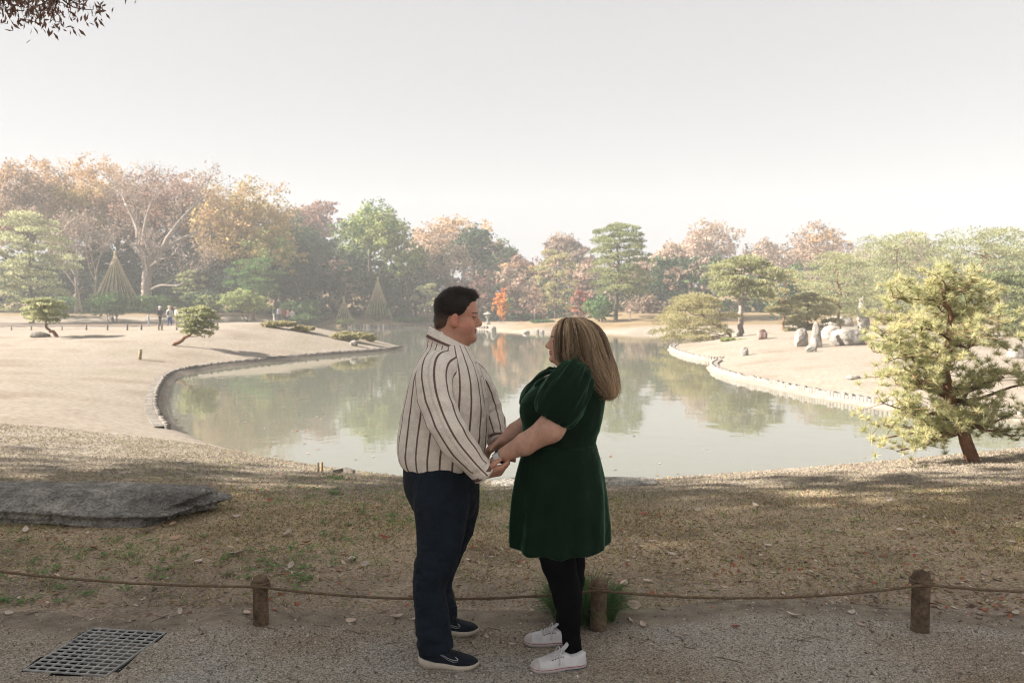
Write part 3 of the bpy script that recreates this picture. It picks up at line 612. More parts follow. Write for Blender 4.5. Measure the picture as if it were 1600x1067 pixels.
tree('evergreen_tree', 'dark green low tree behind the left foot of the tall layered pine', 1000, 430, 500, 80, 94, 'evergreen', 73, lobes=12, n=2600)
shrub('shrub', 'bright green bush beside the foot of the tall layered pine', 937, 462, 507, 60, 79, 'fresh', 74, n=1400)
bare_tree('bare_tree', 'small leafless grey shrub tree on the far bank right of the tall pine', (985, 508), 462, 40, 78, 75, bark='grey', pal='tan', nleaf=200, levels=3)
tree('autumn_tree', 'tan and brown low tree on the far bank behind the small leafless shrub', 1000, 455, 512, 60, 86, 'brown', 76, lobes=9, n=1500)

# pale forked tree
bare_tree('forked_tree', 'great pale barked forked tree with bare twiggy crown at the wood edge', (228, 470), 262, 190, 88, 80, bark='pale', pal='brown', nleaf=2600, levels=4, spread=.6,
    forks=[([(229, 480, 0), (229, 440, 0), (231, 418, 0)], .62, .5), ([(231, 420, 0), (220, 385, 0), (212, 350, 1), (196, 318, 1)], .42, .14), ([(231, 420, 0), (252, 395, 0), (262, 372, -1), (288, 338, -1), (314, 312, 0)], .42, .14),
           ([(255, 392, 0), (280, 375, 1), (305, 365, 1), (335, 350, 1)], .26, .08), ([(222, 390, 0), (228, 345, -1), (238, 312, -1)], .28, .09), ([(228, 458, 0), (250, 446, -1), (280, 446, -2), (300, 430, -2)], .16, .06)])
for k, (bx_, tp_, lb) in enumerate([(118, 345, 'leftmost'), (128, 340, 'middle'), (143, 350, 'rightmost')]):
    bare_tree('thin_tree', {'leftmost': 'thin pale bare trunk farthest from the straw rope cone', 'middle': 'thin pale bare trunk in the middle of the slender trio', 'rightmost': 'thin pale bare trunk beside the straw rope cone'}[lb], (bx_, 470), tp_ - 40, 70, 90, 85 + k, bark='pale', pal='brown', nleaf=500, levels=4, trunk=.012, group='slender bare trees by the straw rope cone')
bare_tree('bare_tree', 'bare grey tree reaching in at the edge of the left wood', (-14, 470), 290, 120, 80, 88, bark='grey', pal='orange', nleaf=300, levels=4)

# garden pines and shrubs on the left bank
pine('garden_pine', 'large pale green layered pine at the left end of the far path', 48, 326, 480, 150, 80, 'palepine', 90, pads=24, n=11000, bark='dark', padr=(.24, .36))
pine('garden_pine', 'low pale pine spreading beside the large layered pine', -5, 430, 495, 110, 77, 'palepine', 91, pads=12, n=3000, bark='dark')
pine('garden_pine', 'rounded dark green garden pine near the strolling visitors', 398, 402, 470, 92, 84, 'green', 92, pads=14, n=3600, bark='red', padr=(.3, .42))
pine('garden_pine', 'small rounded pine left of the rounded dark green pine', 300, 420, 480, 70, 86, 'pine', 93, pads=11, n=2200, bark='grey')
shrub('clipped_shrub', 'pale green rounded bush in front of the rounded dark green pine', 388, 447, 496, 90, 80, 'lime', 94, n=2200, lobes=12)
shrub('clipped_shrub', 'wide green bush under the tall straw rope cone', 177, 450, 497, 112, 79, 'fresh', 95, n=2600, lobes=12)
for k, (cx, tp_, bt, w_, dd, pl, lb) in enumerate([(95, 460, 494, 90, 86, 'green', 'green bush between the large layered pine and the straw rope cone'), (255, 452, 494, 90, 87, 'green', 'dark bush right of the tall straw rope cone'),
        (318, 445, 494, 80, 83, 'evergreen', 'dark bush left of the pale green rounded bush'), (330, 455, 485, 60, 82, 'lime', 'small yellow green bush left of the pale green rounded bush'), (455, 468, 500, 60, 92, 'green', 'rounded green bush left of the small straw rope cone'),
        (490, 465, 503, 50, 90, 'fresh', 'mounded green bush beside the small straw rope cone'), (476, 490, 508, 60, 82, 'green', 'low dark clipped bush on the bank before the small straw rope cone'),
        (540, 497, 507, 34, 84, 'lime', 'low clipped bush at the foot of the small straw rope cone'), (625, 478, 500, 60, 98, 'evergreen', 'dark bush right of the tall mid straw rope cone'), (640, 494, 508, 70, 92, 'green', 'low dark hedge bush on the far bank behind the man'),
        (672, 487, 507, 40, 93, 'tan', 'small tan bush on the far bank behind the man'), (815, 488, 508, 80, 90, 'evergreen', 'dark low bush on the far bank between the couple'), (850, 500, 518, 50, 82, 'green', 'low green bush on the far bank in front of the woman')]):
    shrub('shrub', lb, cx, tp_, bt, w_, dd, pl, 110 + k, n=1100, group='bushes along the far bank')
pine('garden_pine', 'small pale cloud pruned pine on the far bank behind the man', 668, 440, 494, 56, 92, 'palepine', 130, pads=9, n=1500)
# clipped hedges along the spit
for k, (cx, tp_, bt, w_, lb) in enumerate([(548, 516, 533, 78, 'long clipped tan hedge near the tip of the lawn spit'), (580, 524, 534, 20, 'small clipped bush at the tip end of the spit hedge'), (478, 508, 519, 50, 'mid clipped hedge along the back of the lawn spit'), (435, 501, 513, 56, 'low clipped hedge where the lawn spit begins')]):
    d_ = on_ground(cx, bt)[1]; d_ = d_ if d_ < 75 else 60
    shrub('clipped_hedge', lb, cx, tp_, bt, w_, d_, 'goldpine', 140 + k, n=1500, lobes=12, ls=.15, group='clipped hedges on the lawn spit', cat='hedge', depth=.35)

# right bank
pine('garden_pine', 'flat topped pale trunked pine at the water edge of the right island', 1160, 402, 474, 132, 47, 'palepine', 150, base=(1157, None), bend=[(1156, 500), (1160, 450)], pads=16, n=9000, bark='pale', trunk=.034, padr=(.24, .36), ls=.2)
pine('garden_pine', 'broad golden green pine hanging low over the water', 1082, 458, 546, 138, 46, 'goldpine', 151, base=(1146, None), bend=[(1130, 515), (1105, 500)], pads=24, n=13000, bark='red', trunk=.03, padr=(.24, .36), ls=.13)
pine('garden_pine', 'great spreading pine covering the slope behind the standing stone', 1400, 362, 512, 230, 60, 'palepine', 152, pads=40, n=15000, bark='red', padr=(.24, .34), ls=.18, depth=.6)
pine('garden_pine', 'tall spreading pine on the slope right of the great spreading pine', 1535, 352, 515, 230, 56, 'palepine', 158, pads=40, n=15000, bark='red', padr=(.24, .34), ls=.18, depth=.6)
pine('garden_pine', 'spreading pine at the far right end of the pine slope', 1680, 350, 515, 200, 54, 'palepine', 159, pads=34, n=16000, bark='red', padr=(.24, .34), ls=.18, depth=.6)
pine('garden_pine', 'spreading pine at the left shoulder of the standing stone slope', 1310, 392, 512, 150, 54, 'palepine', 153, pads=26, n=14000, bark='red', padr=(.26, .36), ls=.13)
pine('garden_pine', 'low brown green pine crouching above the white stones', 1262, 455, 535, 120, 48, 'goldpine', 154, pads=16, n=8000, bark='red', padr=(.2, .3), ls=.18)
pine('garden_pine', 'broad pine filling the bank behind the near pine', 1560, 420, 540, 190, 42, 'pine', 155, pads=22, n=12000, bark='red', padr=(.2, .3), ls=.2)
pine('garden_pine', 'wide olive pine between the pale trunked pine and the stone slope', 1225, 420, 500, 90, 58, 'goldpine', 156, pads=14, n=3200, bark='red', ls=.22)
tree('evergreen_tree', 'dark blue green tree behind the pale trunked pine', 1245, 420, 510, 90, 74, 'evergreen', 157, lobes=10, n=2200)
for k, (cx, tp_, bt, w_, dd, lb) in enumerate([(1138, 528, 546, 24, 41, 'left one of the round clipped bushes before the pale trunked pine'), (1163, 529, 544, 30, 41, 'right one of the round clipped bushes before the pale trunked pine'), (1195, 538, 556, 44, 37, 'clipped bush beside the small upright stone on the right bank'), (1330, 528, 540, 26, 36, 'small green bush in front of the long white boulder')]):
    shrub('clipped_shrub', lb, cx, tp_, bt, w_, dd, 'lime', 170 + k, n=900, lobes=8, ls=.11, depth=.9)

# leaning pines on the left lawn
def lawn_pine(label, base, bend, cx, top, bot, w, seed):
    b = on_ground(*base); return pine('leaning_pine', label, cx, top, bot, w, b[1], 'palepine', seed, base=(base[0], None), bend=bend, pads=14, n=5500, bark='red', trunk=.045, ls=.12, padr=(.3, .42), cat='pine tree')
lawn_pine('small pale pine leaning left over the lawn beside a grey rock', (90, 527), [(84, 520), (72, 510)], 68, 465, 508, 74, 180)
lawn_pine('small sparse pine leaning right over the lawn near the strolling visitors', (266, 540), [(285, 530), (303, 518)], 308, 478, 530, 66, 181)

# ---------------------------------------------------------------- the near pine on the bank, needle by needle
def near_pine():
    rng = np.random.default_rng(300); b = on_ground(1524, 721); d = b[1]; s = d / FPX
    root = thing('bank_pine', b, 'feathery light green young pine on the near bank with a leaning red brown trunk', 'pine tree'); tr = MB(); cr = MB(); tw = MB()
    tp = spline(np.array([b + (0, 0, -.1), P(1510, 690, d), P(1497, 655, d + .1), P(1480, 610, d), P(1478, 560, d), P(1486, 500, d), P(1470, 450, d)]), 26)
    rr = np.interp(np.linspace(0, 1, 26), [0, .2, .5, .8, 1], [.092, .078, .062, .034, .015]); tp[2:-1] += rng.normal(0, .012, (23, 3)); addtube(tr, tp, rr, 10, (.17, .09, .055))
    anchors = []
    # branch ends as pixel places with their own distance
    ends = [(1470, 432, 0, 5), (1430, 445, .2, 6), (1520, 440, -.2, 5), (1395, 465, -.1, 7), (1460, 470, .5, 6), (1540, 470, .2, 6), (1560, 495, -.3, 6), (1400, 500, .3, 8), (1380, 520, -.3, 8), (1440, 515, -.5, 8), (1500, 500, .4, 7), (1530, 525, -.4, 7), (1565, 540, .3, 6),
            (1365, 550, .1, 7), (1400, 560, -.5, 9), (1450, 550, .5, 8), (1365, 590, -.2, 7), (1400, 600, .4, 8), (1430, 590, -.5, 8), (1380, 630, .1, 7), (1420, 640, -.3, 8), (1460, 625, .4, 7), (1385, 665, .2, 6), (1420, 690, -.1, 6), (1450, 670, .2, 6), (1400, 705, .1, 4),
            (1530, 600, .3, 5), (1570, 590, -.2, 7), (1595, 585, .1, 7), (1540, 640, -.3, 6), (1580, 645, .2, 6), (1560, 670, -.2, 5), (1500, 640, -.4, 6), (1595, 680, .2, 4), (1490, 570, -.5, 4), (1620, 600, 0, 5), (1360, 690, -.2, 4)]
    for (x, y, dd, m) in ends:
        e = P(x, y, d + dd); i = int(np.clip(np.argmin(np.abs(tp[:, 2] - e[2]) + .0) - 2, 6, 24)); a = tp[i]
        pts = limb(tr, rng, a, e, rr[i] * .42 + .006, .006, (.13, .08, .05), .07, 9, 5)
        for k in range(m * 3):
            j = rng.integers(3, 9); q = pts[j] + rng.normal(0, 1, 3) * np.array((.17, .17, .07)) + np.array((0, 0, .05))
            addtube(tw, np.array([pts[j], (pts[j] + q) / 2 + rng.normal(0, .02, 3), q]), [.006, .005, .003], 3, (.16, .11, .06), cap=False); anchors.append(q)
            for _ in range(1): anchors.append(q + rng.normal(0, 1, 3) * np.array((.07, .07, .04)))
    A = np.array(anchors); nn = 54; n = len(A) * nn; c = np.repeat(A, nn, 0)
    up = unit(rng.normal(size=(len(A), 3)) * .45 + np.array((0, 0, 1))); dr = unit(np.repeat(up, nn, 0) * .8 + rdir(rng, n)); L = rng.uniform(.07, .12, n)[:, None]
    tone = np.repeat(rng.uniform(.2, .9, len(A)), nn); col = pcol(rng, 'palepine', n, tone) * np.array((1.42, 1.36, 1.36))
    blades(cr, c + dr * .004, c + dr * L, .0075, col)
    tr.build('trunk', M['bark'], root); tw.build('twig', M['bark'], root); cr.build('crown', M['needle'], root, smooth=False)
near_pine()

# ---------------------------------------------------------------- trees at the viewer's back and left: they hold this shore in shade
def shade_tree(label, x, y, h, cr_z, r, seed, pal='green', n=7400, ls=.34, over=None):
    rng = np.random.default_rng(seed); g = Hs(x, y); root = thing('shade_tree', (x, y, g), label, 'tree', 'big trees shading the near shore'); tr = MB(); cr = MB()
    tp = limb(tr, rng, (x, y, g - .2), (x, y, h * .75), .28, .1, BARKC['grey'], .02, 10, 9)
    C = np.array((x, y, (h + cr_z) / 2)); R = np.array((r, r, (h - cr_z) / 2))
    for k in range(20):
        u = rdir(rng, 1)[0]; c = C + u * R * rng.uniform(.3, .75); f = rng.uniform(.3, .45)
        lobe_leaves(rng, cr, c, R * f * .5 + .5 * R.mean() * f, n // 20, ls, pal, tone=rng.uniform(.2, .8)); limb(tr, rng, tp[5 + k % 4], c, .1, .02, BARKC['grey'], .05, 6, 5)
    tr.build('trunk', M['bark'], root); cr.build('crown', M['leaf'], root, smooth=False)
    return root, tp
SH = [(-13, 4.4, 14, 2.2, 4.8, 'green'), (-14, -4, 13, 2.2, 5.0, 'evergreen'), (-9.6, -3.2, 9.0, 3.2, 2.8, 'orange'), (-22.5, 2.4, 18, 3.5, 6, 'green'), (-24, -7, 17, 3, 5.5, 'evergreen'), (-32, 1.5, 22, 6, 6, 'green'), (-33, -10, 19, 5, 6, 'evergreen')]
for k, (x, y, h, z0, r, pl) in enumerate(SH):
    shade_tree(['tall leafy tree just outside the frame on the near left shore', 'big evergreen beyond the left end of the path', 'autumn maple whose branch tip hangs in at the top corner', 'tall leafy tree farther left along the shore', 'big evergreen farther left beyond the path', 'farthest left tall leafy tree on the shore', 'farthest left big evergreen beyond the path'][k], x, y, h, z0, r, 400 + k, pl)

# the branch tip that hangs in at the top corner, from the maple outside the frame
def hanging_branch():
    rng = np.random.default_rng(500); d = 6.0; root = thing('hanging_branch', P(-120, -60, d), 'reddish brown maple branch tip hanging against the sky', 'branch'); tr = MB(); cr = MB()
    a = np.array((-9.3, -2.8, 5.6)); m = P(-150, -90, d); p1 = spline(np.array([a, (a + m) / 2 + np.array((0, 0, .5)), m, P(0, -40, d), P(90, -6, d)]), 18); addtube(tr, p1, np.linspace(.06, .006, 18), 6, (.07, .045, .04))
    cs = []
    for (x, y, k) in [(10, 4, 60), (30, 12, 60), (60, 10, 80), (75, 25, 60), (78, 36, 24), (95, 10, 60), (110, 14, 30), (135, 8, 30), (145, 16, 10), (5, 22, 30), (20, -15, 120), (60, -20, 120), (110, -20, 120), (-40, -10, 160), (0, -40, 160), (-90, -50, 160), (150, -30, 80)]:
        c = P(x, y, d + rng.normal(0, .15)); j = int(np.argmin(((p1 - c) ** 2).sum(1))); limb(tr, rng, p1[j], c, .008, .003, (.07, .045, .04), .05, 5, 3); cs.append(c + rng.normal(0, 1, (k, 3)) * np.array((.07, .12, .05)))
    c = np.concatenate(cs); n = len(c); ax = unit(rng.normal(size=(n, 3)) * .6 + np.array((0, 0, -1))); s = rng.uniform(.04, .075, n)
    leaves(cr, c, ax, rdir(rng, n), s, s * .34, pcol(rng, 'russet', n) * .6); tr.build('stem', M['bark'], root); cr.build('foliage', M['leaf'], root, smooth=False)
hanging_branch()
# ---------------------------------------------------------------- stones
def stone(name, label, c, size, seed, material, cat='rock', group=None, strata=0.0, h=None, yaw=0.0, sharp=3.0, rough=.16, cuts=5, taper=0.0, n=13):
    rng = np.random.default_rng(seed); size = np.asarray(size, float)
    u = np.linspace(-1, 1, n); fs = []; vs = []
    # a cube sphere pushed out to a lumpy block
    ids = {}; faces = []
    for ax in range(3):
        for sg in (-1, 1):
            a, b = np.meshgrid(u, u, indexing='ij'); p = np.zeros((n, n, 3)); p[..., ax] = sg; p[..., (ax + 1) % 3] = a * sg; p[..., (ax + 2) % 3] = b
            vs.append(p.reshape(-1, 3)); o = len(fs) * n * n; i = np.arange(n - 1)[:, None] * n + np.arange(n - 1)[None]; fs.append(np.stack([i, i + n, i + n + 1, i + 1], -1).reshape(-1, 4) + o)
    v = np.concatenate(vs); f = np.concatenate(fs); key = np.round(v * 1e4).astype(np.int64); _, ix, inv = np.unique(key, axis=0, return_index=True, return_inverse=True); v = v[ix]; f = inv.reshape(-1)[f]
    d = unit(v); r = 1 / ((np.abs(d) ** sharp).sum(1) ** (1 / sharp))
    for _ in range(cuts):
        nn = rdir(rng, 1)[0]; k = rng.uniform(.72, .95); dn = d @ nn; r = np.where(dn > .05, np.minimum(r, k / np.maximum(dn, .05) * 1.12), r)
    r = r * (1 + rough * fbm(d * 1.7 + seed, 4, seed)); p = d * r[:, None]
    if taper: p[:, :2] *= (1 - taper * (p[:, 2:3] + 1) / 2)
    p = p * size / 2
    if strata: p[:, :2] *= (1 + strata * vnoise(np.stack([p[:, 2] * 26 + .8 * p[:, 0], 0 * p[:, 0], 2 * d[:, 0]], -1), seed + 3))[:, None]; p[:, 2] += .014 * fbm(p * np.array((2.2, 9, 3)), 3, seed + 5)
    p = p @ rotz(yaw).T; lowest = p[:, 2].min(); g = c[2]
    p = p + np.array((c[0], c[1], g - lowest - .12 * size[2]))
    mb = MB(); mb.add(p, f); o = mb.build(name, M[material]); return tag(o, label, cat, group)
c = on_ground(120, 812); stone('flat_boulder', 'long flat grey boulder lying on the shaded lawn', (c[0] - .45, c[1] + .26, c[2] - .05), (2.95, .98, .31), 11, 'rock', strata=.07, sharp=3.2, rough=.13, cuts=7, yaw=-.03, n=44)
c = on_ground(900, 757); stone('stone_slab', 'low grey stone slab at the water edge behind the couple', (c[0] + .0, c[1] - .05, c[2] - .06), (2.0, .55, .16), 12, 'rock', sharp=3.5, rough=.1, n=20)
for k, (x, y, w_, hh, dz, sd, mt, lb, tp_) in enumerate([
        (1252, 541, 24, 32, 0, 21, 'pale_rock', 'squarish upright white stone at the left end of the stone group', .12), (1275, 543, 24, 46, 0, 22, 'pale_rock', 'pointed upright white stone beside the squarish one', .6),
        (1325, 540, 62, 28, .4, 23, 'pale_rock', 'long low white boulder in front of the standing stone', .1), (1349, 517, 22, 60, 1.5, 24, 'pale_rock', 'tall pale standing stone rising above the white boulders', .25),
        (1300, 531, 40, 26, 1.2, 25, 'pale_rock', 'rough pale rock between the pointed stone and the long boulder', .3), (1312, 512, 60, 22, 3.0, 26, 'pale_rock', 'pale rocky outcrop behind the white boulders', .3),
        (1268, 549, 22, 12, -.3, 27, 'rock', 'small dark rock lying before the pointed white stone', .2), (1190, 530, 20, 18, 0, 28, 'pink_rock', 'pinkish rock right of the pale trunked pine', .2),
        (1163, 556, 16, 15, 0, 29, 'pale_rock', 'small upright stone beside the clipped bush on the right bank', .3), (1333, 593, 26, 7, 0, 30, 'pale_rock', 'low stone lying on the right bank lawn near the young pine', .2),
        (62, 527, 34, 10, 0, 31, 'rock', 'grey rock on the lawn under the left leaning pine', .3), (553, 540, 16, 9, 0, 32, 'pale_rock', 'small pale rock near the hedge on the lawn spit', .2),
        (1588, 560, 36, 24, 0, 33, 'pale_rock', 'white rock on the bank right of the young pine', .3)]):
    b = on_ground(x, y); b[1] += dz; s = b[1] / FPX; b[0] = P(x, y, b[1])[0]; z_ = Hs(b[0], b[1])
    if dz: z_ = min(P(x, y, b[1])[2], z_ + .6) if dz > 1 else z_
    stone('rock', lb, (b[0], b[1], z_), (w_ * s * .88, w_ * s * .66, hh * s * .98), sd, mt, taper=tp_, group=None)
for k, (x, y, w_, hh, lb) in enumerate([(771, 520, 11, 12, 'white rock at the far water edge below the stone lantern'), (822, 521, 14, 6, 'flat pale rock at the far water edge between the couple'), (840, 521, 6, 8, 'left one of the white rocks at the far shore by the woman'), (848, 521, 7, 7, 'right one of the white rocks at the far shore by the woman'), (1060, 547, 5, 9, 'small white stone at the tip of the right island'), (1096, 548, 4, 10, 'little upright pale stone on the right island edge'), (690, 514, 14, 6, 'low grey rock on the far shore behind the man'), (905, 520, 16, 7, 'low dark rock on the far shore beside the woman')]):
    b = G(x, y, ZW); s = b[1] / FPX; stone('shore_rock', lb, (b[0], b[1] + .2, ZW - .1), (w_ * s * .8, w_ * s * .65, hh * s * 1.15), 60 + k, 'pale_rock' if 'grey' not in lb and 'dark' not in lb else 'rock', group='rocks on the far shore')

# ---------------------------------------------------------------- timber edging of the banks
def edging(label, pxs_, mt, hh, step, rad):
    pts = spline(np.array([G(x, y, ZW) for x, y in pxs_]), 400); seg = np.linalg.norm(np.diff(pts[:, :2], axis=0), axis=1); L = np.concatenate(([0], np.cumsum(seg))); n = int(L[-1] / step); t = np.linspace(0, L[-1], n)
    q = np.stack([np.interp(t, L, pts[:, k]) for k in range(3)], 1); root = thing('bank_edging', (q[0][0], q[0][1], ZW), label, 'edging'); rng = np.random.default_rng(n)
    tng = unit(np.gradient(q, axis=0)); nr = np.stack([-tng[:, 1], tng[:, 0], 0 * t], 1); sd = lake_sd(*(q + nr * .3)[:, :2].T); nr = nr * np.sign(sd)[:, None]
    top = ZW + hh; b = MB(); a0 = q + nr * .06; a1 = q + nr * .22
    v = np.concatenate([np.c_[a0[:, :2], np.full(n, ZW - .5)], np.c_[a0[:, :2], np.full(n, top)], np.c_[a1[:, :2], np.full(n, top)], np.c_[a1[:, :2], np.full(n, ZW - .5)]]); i = np.arange(n - 1)
    b.add(v, np.concatenate([np.stack([i, i + 1, i + 1 + n, i + n], 1), np.stack([i + n, i + 1 + n, i + 1 + 2 * n, i + 2 * n], 1), np.stack([i + 2 * n, i + 1 + 2 * n, i + 1 + 3 * n, i + 3 * n], 1)])); b.build('board', M[mt], root, smooth=False)
    s = MB()
    for k in range(n):
        p = q[k] - nr[k] * .0; addtube(s, np.array([(p[0], p[1], ZW - .5), (p[0], p[1], top + rng.uniform(-.02, .04)), ]), rad, 6)
    tag(s.build('stake', M[mt], root), kind='stuff'); return root
edging('dark timber pile edging curving round the left bank of the pond', [(262, 680), (249, 660), (243, 637), (249, 612), (264, 592), (300, 580), (400, 567), (500, 557), (600, 549), (628, 545)], 'edging', .17, .14, .06)
edging('pale timber pile edging along the near side of the right bank', [(1640, 658), (1500, 650), (1400, 640), (1350, 632), (1280, 620), (1200, 603), (1150, 592), (1118, 581), (1112, 574), (1120, 568)], 'pale_edging', .18, .125, .06)
edging('pale edging of the small island spit below the pines', [(1129, 564), (1103, 563), (1072, 557), (1048, 547), (1054, 541)], 'pale_edging', .17, .125, .06)
edging('grey edging of the far bank behind the man', [(540, 511), (600, 512), (660, 511), (700, 512), (760, 515)], 'edging', .35, .5, .09)

# ---------------------------------------------------------------- rope fence beside the path
def log_post(label, px, py_top, py_base, wpx, group=None, tilt=0.0):
    b = G(px, py_base, 0.0); b[2] = Hs(b[0], b[1]); s = b[1] / FPX; r = wpx * s / 2; hgt = (py_base - py_top) * s; rng = np.random.default_rng(int(px + 5000)); n = 22
    root = thing('rope_post', b, label, 'post', group); mb = MB(); zs = np.array([-.15, 0, .1, .35, .6, .8, .93, 1.0]) * hgt; zs[0] = -.12
    rr = r * np.array([1.06, 1.05, 1.0, .98, .97, .97, .96, .88]); th = np.linspace(0, 2 * math.pi, n, endpoint=False); vs = []
    for z_, q in zip(zs, rr):
        k = 1 + .05 * vnoise(np.stack([np.cos(th) * 2, np.sin(th) * 2, np.full(n, z_ * 3)], -1), int(px)); vs.append(np.stack([b[0] + q * k * np.cos(th) + tilt * z_, b[1] + q * k * np.sin(th), np.full(n, b[2] + z_)], -1))
    v = np.concatenate(vs); m = len(zs); i = np.arange(m - 1)[:, None] * n + np.arange(n)[None]; j = np.arange(m - 1)[:, None] * n + (np.arange(n)[None] + 1) % n
    mb.add(v, np.stack([i, j, j + n, i + n], -1).reshape(-1, 4)); e = (m - 1) * n; apex = mb.n; mb.v.append(np.array([[b[0] + tilt * hgt, b[1], b[2] + hgt + .35 * r]])); mb.c.append(np.full((1, 4), .5)); mb.a.append(np.zeros(1)); mb.n += 1
    k = np.arange(n); mb.f.append(np.stack([e + k, e + (k + 1) % n, np.full(n, apex)], -1)); mb.build('log', M['post'], root)
    return b, r, hgt
posts = []
for a in [('log post nearest the steel grate, its pale top cut at a slant', 408, 898, 978, 24), ('log post half hidden by the grass tuft behind the woman', 935, 904, 988, 26), ('log post standing alone on the right of the path edge', 1437, 890, 988, 28), ('log post past the grate end of the rope', -260, 820, 958, 26), ('log post past the lone post at the rope end', 1960, 880, 992, 28)]:
    posts.append(log_post(*a, group='log posts of the rope fence'))
posts = [posts[3], posts[0], posts[1], posts[2], posts[4]]
rm = MB(); rope_root = thing('fence_rope', posts[1][0], 'thin brown rope strung between the log posts', 'rope')
for k in range(4):
    (a, ra, ha), (b, rb, hb) = posts[k], posts[k + 1]; p0 = a + np.array((0, -ra - .006, ha * .86)); p1 = b + np.array((0, -rb - .006, hb * .86))
    t = np.linspace(0, 1, 40)[:, None]; p = p0 + (p1 - p0) * t; p[:, 2] -= (4 * t * (1 - t))[:, 0] * (.055 if k else .06); rng = np.random.default_rng(k); p[1:-1] += rng.normal(0, .0008, (38, 3))
    v, f = tube(p, .0068, 7, cap=False); rm.add(v, f)
rm.build('strand', M['rope'], rope_root)
for k, (a, ra, ha) in enumerate(posts):
    th = np.linspace(0, 2 * math.pi, 28); kn = MB()
    for q in (-.008, .006):
        p = np.stack([a[0] + (ra + .005) * np.cos(th), a[1] + (ra + .005) * np.sin(th), np.full(28, a[2] + ha * .86 + q)], -1); v, f = tube(p, .0068, 7, cap=False); kn.add(v, f)
    kn.build('knot', M['rope'], rope_root)

# ---------------------------------------------------------------- steel drain grate
gc = GA + g_u * g_len_u / 2 + g_v * g_len_v / 2; gz = float(path_z(np.array([gc[0]]), np.array([gc[1]]))[0]) + .004; ang = math.atan2(g_u[1], g_u[0]); Rg = rotz(ang)
grate = thing('drain_grate', (gc[0], gc[1], gz), 'rectangular galvanised steel grating set in the gravel path', 'grate')
def gbar(name, cu, cv, su, sv, sz, dz, mt='steel'):
    p = GA + g_u * cu + g_v * cv; v, f = box((p[0], p[1], gz + dz), (su, sv, sz), Rg); m = MB(); m.add(v, f); return m.build(name, M[mt], grate, smooth=False)
nu, nv = 8, 13
for k in range(nu + 1): gbar('bearing_bar', g_len_u * k / nu, g_len_v / 2, .0065, g_len_v, .008, -.0035)
for k in range(nv + 1): gbar('cross_bar', g_len_u / 2, g_len_v * k / nv, g_len_u + .008, .0065, .007, -.0012)
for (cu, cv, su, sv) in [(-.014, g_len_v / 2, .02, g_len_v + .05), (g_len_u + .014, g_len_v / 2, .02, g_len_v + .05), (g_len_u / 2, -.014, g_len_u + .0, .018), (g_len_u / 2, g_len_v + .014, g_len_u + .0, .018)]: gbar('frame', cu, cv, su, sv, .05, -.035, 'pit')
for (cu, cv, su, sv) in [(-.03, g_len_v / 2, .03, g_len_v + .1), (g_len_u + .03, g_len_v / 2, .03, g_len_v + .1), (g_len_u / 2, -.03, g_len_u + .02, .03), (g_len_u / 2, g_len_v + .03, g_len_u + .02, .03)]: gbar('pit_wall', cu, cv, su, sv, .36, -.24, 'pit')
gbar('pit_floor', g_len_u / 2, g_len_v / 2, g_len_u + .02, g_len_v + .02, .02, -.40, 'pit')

# ---------------------------------------------------------------- turf, weeds, litter and gravel underfoot
rng = np.random.default_rng(7)
def scatter(n, dens=None, y0=4.3, y1=12.0):
    y = y0 + (y1 - y0) * rng.random(n * 3) ** 1.35; x = (rng.random(n * 3) * 2 - 1) * (y * .70 + 2.6); s = lake_sd(x, y); k = (s > .12) & (y > PATH_Y(x) - .05)
    if dens is not None: k &= rng.random(n * 3) < dens(x, y)
    x, y = x[k][:n], y[k][:n]; return np.stack([x, y, H(x, y)], -1)
def clumps(x, y, sc, seed, lo=-.1, hi=.35): return sstep(lo, hi, fbm(np.stack([x * sc, y * sc, 0 * x], -1), 3, seed))
tb = MB()
p = scatter(185000, lambda x, y: .12 + .88 * sstep(4.2, 6.0, y + .5 * fbm(np.stack([x, y, 0 * x], -1), 3, 51)) * (.35 + .65 * clumps(x, y, 1.1, 52, -.4, .2)))
n = len(p); gr = clumps(p[:, 0], p[:, 1], .55, 53, .0, .45) * np.interp(p[:, 0], [-6, -1, 2, 6], [.85, .8, .35, .2]); green = rng.random(n) < (.18 + .75 * gr) * (1 - .85 * sstep(7, 9, p[:, 1]))
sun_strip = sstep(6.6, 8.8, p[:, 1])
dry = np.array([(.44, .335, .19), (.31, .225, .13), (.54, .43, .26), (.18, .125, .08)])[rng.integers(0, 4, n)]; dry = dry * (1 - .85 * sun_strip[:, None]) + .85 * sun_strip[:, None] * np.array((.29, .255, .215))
grn = np.array([(.25, .28, .085), (.17, .23, .07), (.36, .36, .13)])[rng.integers(0, 3, n)]
col = np.where(green[:, None], grn, dry) * rng.uniform(.7, 1.25, (n, 1)); L = rng.uniform(.014, .042, n) * np.where(green, 1.15, 1.0); dr = unit(rng.normal(size=(n, 3)) * np.array((1, 1, .3)) + np.array((0, 0, .55)))
blades(tb, p, p + dr * L[:, None], .0038 + .0007 * p[:, 1], col); tag(tb.build('grass', M['grass'], smooth=False), 'thin worn winter grass on the shaded shore', 'grass', kind='stuff')
